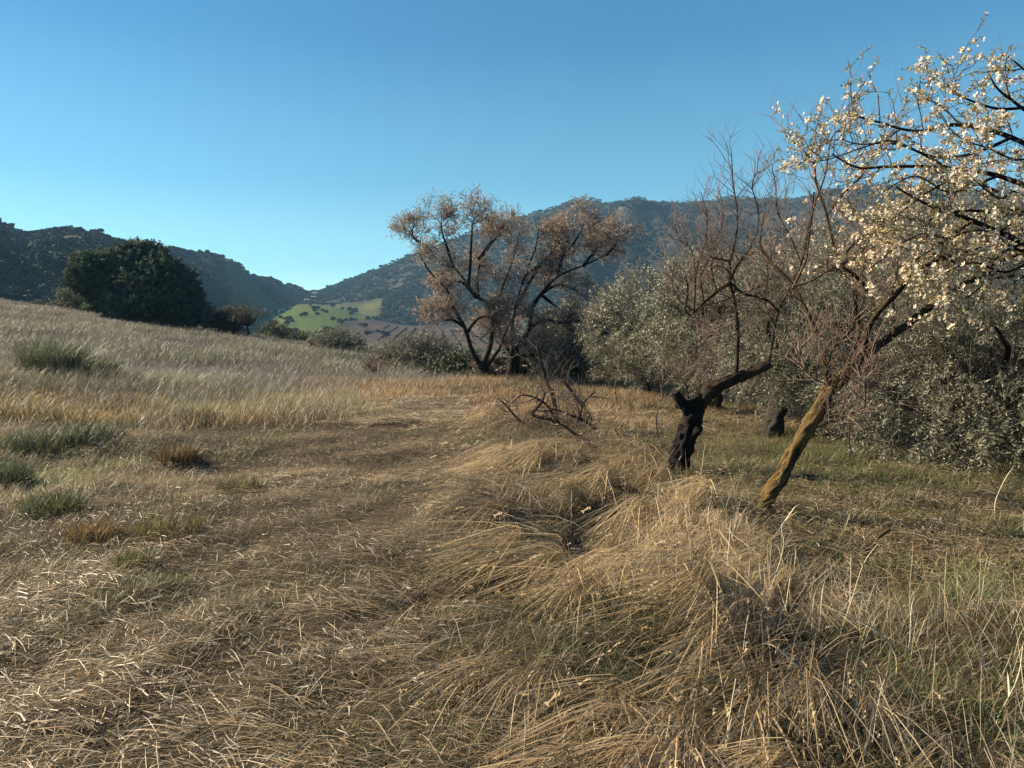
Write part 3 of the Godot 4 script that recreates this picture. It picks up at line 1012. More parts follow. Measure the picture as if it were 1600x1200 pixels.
	var arms := [
		[1296, 612, 1330, 575, 1360, 548, 1400, 520, 1440, 490, 1490, 455, 1530, 430, 1610, 385, 1700, 345, 16.0, 5.0, 0.2],
		[1350, 550, 1356, 515, 1372, 488, 1400, 460, 1430, 425, 1470, 405, 1530, 385, 1600, 330, 9.0, 3.5, -0.3],
		[1332, 572, 1340, 545, 1342, 520, 1338, 480, 1336, 450, 1346, 430, 1352, 400, 1360, 360, 9.0, 3.0, 0.3],
		[1370, 490, 1356, 455, 1335, 430, 1312, 410, 1300, 370, 1290, 330, 1275, 285, 1268, 250, 1228, 212, 6.0, 1.8, -0.1],
		[1300, 606, 1288, 560, 1277, 526, 1262, 490, 1240, 447, 1215, 420, 1202, 408, 1188, 385, 1190, 360, 1196, 330, 7.0, 2.5, 0.4],
		[1298, 610, 1292, 585, 1297, 555, 1306, 540, 1330, 515, 1345, 480, 1350, 470, 4.5, 1.8, -0.2],
		[1396, 524, 1397, 495, 1394, 462, 1400, 430, 1405, 390, 4.5, 2.0, 0.2], [1312, 410, 1330, 385, 1345, 370, 1390, 350, 1430, 300, 3.5, 1.8, -0.3],
		[1240, 447, 1265, 440, 1300, 420, 1340, 400, 1365, 370, 1400, 340, 3.5, 1.5, -0.2], [1238, 452, 1258, 410, 1262, 385, 1270, 330, 1290, 270, 1300, 215, 1330, 190, 4.0, 1.5, 0.1],
		[1290, 340, 1320, 300, 1350, 270, 1365, 235, 1400, 235, 3.0, 1.2, -0.2], [1290, 600, 1270, 590, 1250, 570, 1245, 545, 2.0, 1.0, 0.0], [1302, 600, 1330, 588, 1356, 584, 2.0, 1.0, -0.1],
		[1285, 640, 1320, 650, 1350, 640, 1352, 600, 1360, 560, 2.5, 1.0, -0.5], [1270, 670, 1310, 655, 1340, 640, 2.5, 1.2, -0.2],
		[1352, 400, 1330, 340, 1325, 290, 1340, 240, 3.0, 1.2, 0.2],
	]
	for a in arms:
		var m: int = a.size() - 3
		var c := Color(0.075, 0.058, 0.042) if a[m] > 6.5 else bark.lerp(pale, rng.randf() * 0.6)
		var p := limb(t2, "branch", px_path(a.slice(0, m), d - 0.08, d + float(a[m + 2]) * 1.6, base), k * a[m] * 0.55, k * a[m + 1] * 0.6, c, 0.15, Color(0.3, 0.18, 0.06, 0.35), 7)
		twigs(tw, p, 0.0055, 10 + m, 0.42, 1, tips, o)
	part(t2, "twigs", tw.mesh(), M.twig, "stuff")
	var tips2 := tips
	# ---- the almond in flower, its trunk beyond the right edge
	d = 5.6
	var b3 := Vector3(4.75, H(4.75, -d), -d)
	var t3 := thing("almond_tree", "almond tree in full white and pink blossom reaching in from the right edge", "almond tree", b3)
	var fork3 := P(1795, 474, d) - b3
	bark_tube(t3, "trunk", [Vector3(0.12, -0.2, 0), Vector3(0.1, 0.45, 0), Vector3(-0.02, 1.0, 0.06), fork3 * Vector3(0.8, 0.85, 0.8), fork3], 0.12, 0.085, Color(0.07, 0.052, 0.04), Color(0.07, 0.052, 0.04), 0.3, 0.6, Color(0.27, 0.17, 0.075, 0.5), [[0.5, 1.0, 0.3], [0.75, 4.0, 0.3]], 26, 0.25)
	tw = MB.new()
	tips = []
	var crowns := [
		[1790, 470, 1700, 420, 1600, 380, 1520, 345, 1450, 320, 1400, 292, 12.0, 2.5, 0.3], [1790, 470, 1720, 380, 1640, 310, 1560, 275, 1480, 262, 1400, 260, 1340, 262, 1300, 240, 11.0, 2.0, 0.5],
		[1790, 470, 1720, 350, 1650, 260, 1580, 215, 1500, 195, 1430, 205, 1370, 190, 1330, 180, 10.0, 2.0, 0.2], [1800, 470, 1740, 320, 1680, 220, 1620, 185, 1585, 160, 1560, 140, 1548, 122, 8.0, 1.8, -0.1],
		[1800, 470, 1740, 280, 1690, 190, 1645, 140, 1605, 112, 1572, 86, 8.0, 1.8, 0.2], [1700, 420, 1620, 430, 1540, 430, 1470, 400, 1420, 390, 1380, 375, 7.0, 1.8, 0.6],
		[1640, 310, 1570, 330, 1500, 330, 1440, 345, 1390, 330, 6.0, 1.6, 0.4], [1650, 400, 1590, 390, 1540, 360, 1490, 370, 1440, 400, 1400, 420, 5.0, 1.4, 0.2], [1690, 430, 1620, 410, 1570, 425, 1520, 410, 1470, 430, 5.0, 1.4, -0.2], [1560, 300, 1500, 280, 1450, 300, 1410, 330, 1385, 350, 4.0, 1.4, 0.3], [1520, 345, 1480, 370, 1440, 365, 1395, 390, 1375, 410, 4.0, 1.2, 0.5], [1480, 262, 1430, 235, 1390, 220, 1350, 230, 1290, 250, 1255, 250, 4.0, 1.0, 0.4],
		[1580, 215, 1520, 240, 1460, 245, 1400, 225, 1340, 225, 1310, 215, 5.0, 1.5, 0.4],
		[1620, 165, 1560, 170, 1500, 150, 1480, 132, 5.0, 1.4, 0.0], [1600, 380, 1560, 400, 1540, 440, 1500, 470, 1470, 460, 4.0, 1.4, 0.3], [1560, 275, 1520, 290, 1480, 300, 1430, 275, 1380, 300, 4.0, 1.4, -0.1],
		[1795, 472, 1850, 390, 1930, 310, 2000, 255, 2060, 230, 10.0, 2.0, 0.2], [1797, 472, 1840, 340, 1870, 240, 1885, 160, 8.0, 1.8, -0.5], [1797, 474, 1880, 440, 1970, 410, 2060, 390, 2130, 350, 9.0, 1.8, -0.4], [1797, 472, 1830, 380, 1850, 300, 1900, 230, 8.0, 1.8, 1.4], [1795, 472, 1770, 380, 1760, 290, 1740, 210, 8.0, 1.8, 1.5],
		[1500, 195, 1470, 165, 1440, 150, 1438, 120, 3.0, 1.0, 0.6],
		[1700, 300, 1640, 240, 1590, 250, 1540, 230, 1500, 220, 4.0, 1.4, -0.4], [1690, 380, 1640, 350, 1590, 300, 1560, 310, 1510, 270, 4.0, 1.4, -0.5],
	]
	k = d / F
	var ob := {"up": 0.3, "fwd": 0.55, "wob": 0.25, "grav": 0.03, "n2": 3, "shrink": 0.6, "from": 0.22, "col0": Color(0.07, 0.05, 0.045), "col1": Color(0.13, 0.085, 0.07), "leafy": 1}
	for a in crowns:
		var m: int = a.size() - 3
		var p := limb(t3, "branch", px_path(a.slice(0, m), d, d + float(a[m + 2]), b3), k * a[m] * 0.55, k * a[m + 1] * 0.6, Color(0.06, 0.047, 0.04), 0.15, none, 7)
		twigs(tw, p, 0.0055, (7 if a[4] > 1705.0 or a[5] > 360.0 else 2) + m / 2, 0.36, 1, tips, ob)
		tips.append(p.slice(p.size() / 2))
	part(t3, "twigs", tw.mesh(), M.twig, "stuff")
	# blossom in clusters along the shoots; the nearest are pieces of their own
	var kinds := [blossom_mesh(true), blossom_mesh(true), blossom_mesh(false)]
	var spots := []
	for pts in tips:
		var nclu := rng.randi_range(1, 3)
		for q in nclu:
			var at := along(pts, rng.randf_range(0.15, 1.0))
			var w := P_col((at[0] as Vector3) + b3)
			if rng.randf() < 0.7 - smoothstep(1280.0, 1450.0, w.x) * 0.55 or (w.y < 170.0 and rng.randf() < 0.7): continue
			for s in rng.randi_range(1, 6):
				var p: Vector3 = at[0] + rdir() * rng.randf_range(0.008, 0.05)
				var dir: Vector3 = ((p - at[0]).normalized() + rdir() * 0.4).normalized()
				spots.append(Transform3D(face_dir(dir, rng.randf_range(0.6, 0.92)), p))
	var seen_spots := []
	var other := []
	for s in spots:
		var w := P_col(s.origin + b3)
		if seen_spots.size() < 300 and w.x < 1600.0 and w.y > 30.0 and rng.randf() < 0.5: seen_spots.append(s)
		else: other.append(s)
	for s in seen_spots:
		var e := part(t3, "blossom", kinds[rng.randi() % 3], M.petal)
		e.transform = s
	for q in 2:
		var xf := []
		var tint := PackedColorArray()
		for j in range(q, other.size(), 2):
			xf.append(other[j])
			tint.append(Color(1, rng.randf_range(0.9, 1.0), rng.randf_range(0.84, 1.0)) * rng.randf_range(0.85, 1.05))
		copies(t3, "blossom_mass" if q == 0 else "blossom_mass_001", kinds[q], M.petal, xf, tint)
	# buds and small reddish calyces
	var bud := sprig(6, 0.05, 0.02, 0.011, [Color(0.26, 0.12, 0.08), Color(0.4, 0.25, 0.18), Color(0.2, 0.09, 0.06), Color(0.38, 0.36, 0.12), Color(0.3, 0.3, 0.1)], 1.0, Color(0.1, 0.06, 0.04))
	leaf_tips(t3, "buds", bud, M.leaf, tips, 3, 0.7, 1.2, Color(0.9, 0.9, 0.9), Color(1.1, 1.0, 1.0))
	# a few flowers on the leaning tree too
	var few := []
	var ft := PackedColorArray()
	for pts in tips2:
		var at := along(pts, rng.randf_range(0.4, 1.0))
		var w := P_col((at[0] as Vector3) + base)
		if w.y > 440.0 or w.x < 1210.0 or rng.randf() > (0.35 if w.x > 1400.0 else 0.16): continue
		for q in rng.randi_range(1, 4):
			few.append(Transform3D(face_dir(rdir(), rng.randf_range(0.9, 1.25)), (at[0] as Vector3) + rdir() * 0.03))
			ft.append(Color(1, 0.95, 0.93))
	copies(t2, "blossom_mass", kinds[0], M.petal, few, ft)


func P_col(w: Vector3) -> Vector2:        # where a point stands in the photograph
	var q := w - eye
	var fwd := -q.z * cos(PITCH) - q.y * sin(PITCH)
	var up := q.y * cos(PITCH) - q.z * sin(PITCH)
	return Vector2(800.0 + F * q.x / fwd, 600.0 - F * up / fwd)


# ------------------------------------------------------------------ oak and far trees
func make_oak() -> void:
	var cols := [Color(0.095, 0.12, 0.08), Color(0.11, 0.14, 0.09), Color(0.13, 0.16, 0.1), Color(0.08, 0.1, 0.065)]
	var sp := sprig(16, 0.5, 0.17, 0.12, cols, 1.1)
	var d := 63.0
	var base := G(236, d)
	var t := thing("holm_oak", "large dark evergreen oak on the left slope, crown leaning over to the left", "oak tree", base)
	var bark := Color(0.05, 0.042, 0.035)
	limb(t, "trunk", [Vector3(0, -0.4, 0), Vector3(-0.1, 1.0, 0), Vector3(-0.3, 2.0, 0.1)], 0.42, 0.3, bark, 0.25, Color(0, 0, 0, 0), 10)
	var lobes := [[150, 432, 2.2, 1.9, 0.0, 1500], [205, 425, 2.7, 2.3, 0.3, 2000], [250, 455, 3.1, 2.9, -0.6, 2600], [285, 478, 1.9, 1.9, -0.3, 1300], [200, 478, 2.0, 1.6, -1.0, 1000], [225, 402, 1.7, 1.1, 0.4, 900]]
	var xf := []
	var tint := PackedColorArray()
	for l in lobes:
		var c := P(l[0], l[1], d + l[4]) - base
		limb(t, "limb", [Vector3(-0.3, 1.9, 0.1), Vector3(-0.3, 1.9, 0.1).lerp(c, 0.5) + Vector3(0, 0.3, 0), c], 0.2, 0.05, bark, 0.2, Color(0, 0, 0, 0), 6)
		for k in int(l[5]):
			var q := rdir()
			var r := pow(rng.randf(), 0.3) * (1.0 + 0.28 * nz.get_noise_3d(q.x * 70 + l[0], q.y * 70, q.z * 70) + 0.2 * nz.get_noise_3d(q.x * 200 + l[0], q.y * 200, q.z * 200))
			var p := c + Vector3(q.x * l[2], q.y * l[3], q.z * l[2] * 0.9) * r * 0.88
			if p.y < 0.25: continue
			xf.append(Transform3D(face_dir((q + rdir() * 0.7).normalized(), rng.randf_range(0.8, 1.4)), p))
			tint.append(shade(Color(1, 1, 1), 0.7, 1.25))
	copies(t, "foliage", sp, M.dark_leaf, xf, tint)
	# bushes beside it
	var list := [
		["round grey green bush just left of the big oak", 112.0, 470.0, 70.0, 1.5, 0.95, Color(0.075, 0.085, 0.05)], ["low green bush between the round bush and the oak", 152.0, 478.0, 68.0, 1.1, 0.7, Color(0.07, 0.09, 0.035)],
		["dark bush at the right foot of the oak", 345.0, 508.0, 60.0, 1.35, 0.95, Color(0.05, 0.05, 0.03)], ["brownish bush right of the oak, before the bare tree", 365.0, 500.0, 66.0, 1.6, 1.1, Color(0.085, 0.075, 0.045)],
		["dark tangled undergrowth at the foot of the rusty almond tree, to its right", 850.0, 570.0, 25.8, 1.3, 0.75, Color(0.06, 0.06, 0.04)], ["brownish undergrowth hiding the foot of the two dry almond trees", 776.0, 590.0, 25.4, 0.65, 0.38, Color(0.1, 0.08, 0.06)], ["low dark undergrowth left of the pinkish almond's trunk", 718.0, 580.0, 27.5, 0.95, 0.55, Color(0.06, 0.065, 0.04)],
		["tiny pale bush at the far left edge of the slope", 60.0, 482.0, 72.0, 0.6, 0.35, Color(0.1, 0.1, 0.06)],
		["dark round bush beside the white hut", 470.0, 533.0, 92.0, 1.5, 1.0, Color(0.035, 0.045, 0.022)], ["bushy dark shrub left of the white hut", 448.0, 527.0, 100.0, 1.6, 1.2, Color(0.045, 0.055, 0.03)],
		["olive green thicket at the meadow edge below the field", 425.0, 522.0, 84.0, 1.7, 1.3, Color(0.065, 0.065, 0.04)],
	]
	for b in list:
		var bd: float = b[3]
		var bb := G(b[1], bd)
		var c := P(b[1], b[2], bd)
		bb.y = minf(bb.y, c.y)
		var s := thing("bush", b[0], "bush", bb, "bushes along the meadow edge")
		var cm: Color = b[6]
		var lf := sprig(12, 0.4, 0.12, 0.07, [cm, cm * 1.3, cm * 0.7], 1.1)
		limb(s, "stem", [Vector3(0, -0.1, 0), Vector3(0.02, 0.15, 0), c - bb], 0.06, 0.02, bark, 0.1, Color(0, 0, 0, 0), 5)
		crown(s, c - bb, Vector3(b[4], b[5], b[4] * 0.9), 700, lf, M.leaf, 0.7, 1.2, Color(0.8, 0.8, 0.8), Color(1.2, 1.2, 1.15), -0.3, 0.2, b[1])
	# the bare grey tree right of the oak
	var bt := G(388, 58.0)
	var tb := thing("bare_tree", "small bare grey brown tree right of the oak", "tree", bt)
	var tr := limb(tb, "trunk", [Vector3(0, -0.2, 0), Vector3(0.05, 0.7, 0), Vector3(-0.05, 1.3, 0.1)], 0.09, 0.06, bark, 0.2)
	var tw := MB.new()
	var tips := []
	var o := {"up": 0.5, "fwd": 0.5, "wob": 0.3, "n2": 6, "shrink": 0.6, "from": 0.3, "col0": Color(0.07, 0.055, 0.045), "col1": Color(0.1, 0.08, 0.06), "leafy": 0}
	for k in 6:
		var a := k * 1.05
		var p := limb(tb, "limb", [Vector3(0, 1.1, 0), Vector3(cos(a) * 0.5, 1.6, sin(a) * 0.5), Vector3(cos(a) * 1.0, 2.2 + 0.3 * sin(k * 2.0), sin(a) * 1.0)], 0.04, 0.015, bark, 0.1, Color(0, 0, 0, 0), 5)
		twigs(tw, p, 0.018, 8, 0.8, 1, tips, o)
	part(tb, "twigs", tw.mesh(), M.twig, "stuff")
	leaf_tips(tb, "foliage", sprig(5, 0.25, 0.08, 0.04, [Color(0.1, 0.09, 0.065), Color(0.085, 0.08, 0.06)], 1.0), M.leaf, tips, 1, 0.8, 1.2, Color(0.9, 0.9, 0.9), Color(1.1, 1.1, 1.0))
	# reddish leafless shrub in the grass
	var rb := G(588, 29.0)
	var ts := thing("bare_shrub", "low reddish leafless shrub in the grass before the dark olive bush", "shrub", rb)
	var tm := MB.new()
	var tt := []
	for k in 26:
		var a := k * 2.4
		var e := Vector3(cos(a) * rng.randf_range(0.2, 1.0), rng.randf_range(0.4, 0.85), sin(a) * 0.6)
		var p := smooth_path([Vector3(cos(a) * 0.05, -0.05, sin(a) * 0.05), e * 0.5 + Vector3(0, 0.08, 0), e], 3, 0.01)
		tm.tube(p, taper(p.size(), 0.014, 0.006), 4, Color(0.1, 0.055, 0.04), Color(0.15, 0.08, 0.06), 0.0, 0, false)
		twigs(tm, p, 0.007, 5, 0.3, 0, tt, {"up": 0.5, "fwd": 0.7, "col0": Color(0.13, 0.07, 0.05), "col1": Color(0.16, 0.09, 0.07)})
	part(ts, "stems", tm.mesh(), M.twig, "stuff")


func ordinal(k: int) -> String:
	return ["first", "second", "third"][k - 1] if k < 4 else "%d%s" % [k, "th" if k % 10 > 3 or k % 10 == 0 or (k > 10 and k < 14) else ["st", "nd", "rd"][k % 10 - 1]]


func make_far() -> void:
	# scrub on both hills
	var cols := [Color(0.035, 0.042, 0.02), Color(0.05, 0.055, 0.03), Color(0.065, 0.065, 0.04), Color(0.03, 0.035, 0.02)]
	var lump := puff(26, 0.5, cols)
	var xf := []
	var tint := PackedColorArray()
	while xf.size() < 80000:
		var az := rng.randf_range(-40.0, 40.0)
		var rb := look(az_base, az)
		var rr := look(az_rad, az)
		var r := lerpf(rb - 60.0, rr + 40.0, pow(rng.randf(), 0.8))
		var x := sin(deg_to_rad(az)) * r
		var z := -cos(deg_to_rad(az)) * r
		if r < 150.0: continue
		if is_field(az, r, x, z) > 0.2: continue
		if az > -13.0 and az < 1.0 and r < 690.0 and rng.randf() < 0.97: continue
		var w := nf.get_noise_2d(x * 1.6, z * 1.6) + 0.5 * nz.get_noise_2d(x * 3.0, z * 3.0)
		if w < rng.randf_range(-0.6, 0.25): continue
		var s := (0.5 + 2.2 * pow(rng.randf(), 1.8)) * (1.0 if rng.randf() < 0.93 else 1.6)
		xf.append(Transform3D(Basis.from_euler(Vector3(0, rng.randf() * TAU, 0)).scaled(Vector3(s, s * rng.randf_range(0.6, 1.0), s)), Vector3(x, H(x, z) + s * 0.15, z)))
		tint.append(shade(Color(1, 1, 1), 0.7, 1.5))
	var o := copies(self, "hill_scrub", lump, M.scrub, xf, tint)
	tag(o, "dark green and brown scrub covering the far hillsides", "scrub", "", "stuff")
	# the regular olive grove on the brown slope
	xf = []
	tint = PackedColorArray()
	for a in 34:
		for b in 16:
			var x := -75.0 + a * 7.0 - b * 1.5
			var z := -385.0 - b * 15.0
			var az := rad_to_deg(atan2(x, -z))
			if az < -10.0 + b * 0.05: continue
			var s := rng.randf_range(0.7, 1.15)
			xf.append(Transform3D(Basis().scaled(Vector3(s, s, s)), Vector3(x, H(x, z) + 0.9, z)))
			tint.append(Color(2.4, 2.3, 1.9) * rng.randf_range(0.8, 1.2))
	o = copies(self, "olive_grove", lump, M.scrub, xf, tint)
	tag(o, "distant olive grove planted in regular rows on the brown slope", "olive grove", "", "stuff")
	# single trees on the fields and along the skylines
	var crown_mesh := puff(150, 0.24, cols, 0.85)
	var tk := MB.new()
	tk.tube(PackedVector3Array([Vector3(0, -1.2, 0), Vector3(0.02, -0.3, 0), Vector3(0, 0.3, 0)]), taper(3, 0.12, 0.08), 6, Color(0.05, 0.04, 0.03), Color(0.05, 0.04, 0.03))
	var tkm := tk.mesh()
	var spots := [[432, 494], [438, 498], [445, 500], [452, 503], [457, 506], [449, 508], [440, 488], [431, 487], [485, 479], [490, 483], [497, 484], [504, 486], [510, 489], [492, 488], [496, 494], [471, 494], [477, 496], [546, 487], [551, 486], [555, 489],
		[549, 492], [557, 484], [533, 505], [541, 503], [549, 503], [556, 501], [575, 500], [562, 509], [530, 503], [520, 500], [570, 513], [582, 521], [590, 520], [574, 524], [560, 523], [545, 527], [598, 522], [604, 526], [505, 522], [512, 519], [520, 516], [462, 521], [436, 516], [425, 506], [416, 497], [455, 520], [520, 480], [465, 474], [505, 476], [535, 483]]
	spots.sort_custom(func(a, b): return a[0] < b[0] or (a[0] == b[0] and a[1] < b[1]))
	for s in spots:
		var p := hit(s[0], s[1] + 2.0, 150.0)
		if p.z < -1100.0: continue
		var sc := rng.randf_range(1.2, 2.6) * (-p.z / 700.0 * 0.6 + 0.45)
		var t := thing("field_tree", "dark round tree on the valley fields, %s from the left" % ordinal(spots.find(s) + 1), "tree", p + Vector3(0, sc * 0.85, 0), "dark trees dotted on the valley fields")
		t.scale = Vector3(sc, sc, sc)
		t.rotation.y = rng.randf() * TAU
		part(t, "trunk", tkm, M.bark)
		part(t, "crown", crown_mesh, M.scrub)
	for k in 70:
		var left := k < 42
		var az := -33.4 + (k + rng.randf_range(0.1, 0.9)) * 18.4 / 42.0 if left else -14.0 + (k - 42 + rng.randf_range(0.1, 0.9)) * 34.0 / 28.0
		var r := look(az_rad, az) + rng.randf_range(-12.0, 6.0)
		var x := sin(deg_to_rad(az)) * r
		var z := -cos(deg_to_rad(az)) * r
		var sc := rng.randf_range(1.3, 2.6) * (1.0 if left else 0.55)
		var t := thing("ridge_tree", ("small dark tree on the skyline of the left ridge, %s from the left" if left else "small dark tree on the skyline of the right hill, %s from the saddle") % ordinal(k + 1 if left else k - 41), "tree", Vector3(x, H(x, z) + sc * 0.8, z), "trees along the left skyline" if left else "trees along the right skyline")
		t.scale = Vector3(sc, sc * 0.85, sc)
		t.rotation.y = rng.randf() * TAU
		part(t, "trunk", tkm, M.bark)
		part(t, "crown", crown_mesh, M.scrub)
	# white houses in the saddle and on the fields
	var homes := [
		[492, 461, 11.0, 3.6, "white house with a tan roof highest in the saddle"], [490, 466.5, 9.0, 3.0, "low white house just below the highest house in the saddle"], [479, 470, 9.0, 3.0, "white farmhouse left of the saddle at the top of the field"],
		[446, 471, 12.0, 2.6, "long pale farm building at the foot of the left hill"], [411, 484, 7.0, 2.6, "small white house at the left end of the green field"], [440, 487, 8.0, 2.2, "flat pale shed among dark trees on the green field"],
		[466, 527, 4.2, 2.2, "white hut among bushes beyond the meadow"],
	]
	for h in homes:
		var p := hit(h[0], h[1] + 2.0, 80.0)
		if h[0] == 466: p = G(466, 108.0)
		house(p, h[2] * 0.62, h[3] * 0.7, h[4])


func box(mb: MB, a: Vector3, b: Vector3, c: Color) -> void:
	var q := [Vector3(a.x, a.y, a.z), Vector3(b.x, a.y, a.z), Vector3(b.x, b.y, a.z), Vector3(a.x, b.y, a.z), Vector3(a.x, a.y, b.z), Vector3(b.x, a.y, b.z), Vector3(b.x, b.y, b.z), Vector3(a.x, b.y, b.z)]
	for f in [[0, 1, 2, 3], [5, 4, 7, 6], [4, 0, 3, 7], [1, 5, 6, 2], [3, 2, 6, 7], [4, 5, 1, 0]]:
		mb.tri(q[f[0]], q[f[1]], q[f[2]], c, c, c)
		mb.tri(q[f[0]], q[f[2]], q[f[3]], c, c, c)


func house(p: Vector3, w: float, h: float, label: String) -> void:
	var t := thing("house", label, "house", p, "white houses below the saddle")
	t.rotation.y = rng.randf_range(-0.4, 0.5)
	var dp := w * 0.55
	var mb := MB.new()
	box(mb, Vector3(-w / 2, -2.5, -dp / 2), Vector3(w / 2, h, dp / 2), Color(0.8, 0.78, 0.74))
	part(t, "wall", mb.mesh(), M.wall)
	mb = MB.new()
	var c := Color(0.3, 0.16, 0.1)
	var a := Vector3(-w / 2 - 0.3, h + 0.01, 0)
	var up := Vector3(0, dp * 0.28, 0)
	for s in [-1.0, 1.0]:
		var e := Vector3(0, 0, (dp / 2 + 0.3) * s)
		mb.tri(a + e, a + e + Vector3(w + 0.6, 0, 0), a + up + Vector3(w + 0.6, 0, 0), c, c, c)
		mb.tri(a + e, a + up + Vector3(w + 0.6, 0, 0), a + up, c, c, c)
	for x in [0.31, w + 0.29]:
		var g := Color(0.8, 0.78, 0.74)
		mb.tri(a + Vector3(x, 0, -dp / 2), a + Vector3(x, 0, dp / 2), a + Vector3(x, up.y * 0.97, 0), g, g, g)
	part(t, "roof", mb.mesh(), M.tile)
	var dk := Color(0.04, 0.04, 0.045)
	for k in 3:
		mb = MB.new()
		var x := w * (-0.32 + k * 0.32)
		var y0 := h * 0.35 if k != 1 else 0.0
		box(mb, Vector3(x - 0.45, y0, dp / 2 - 0.1), Vector3(x + 0.45, h * 0.75, dp / 2 + 0.02), dk if k != 1 else Color(0.12, 0.07, 0.04))
		part(t, "window" if k != 1 else "door", mb.mesh(), M.wall)


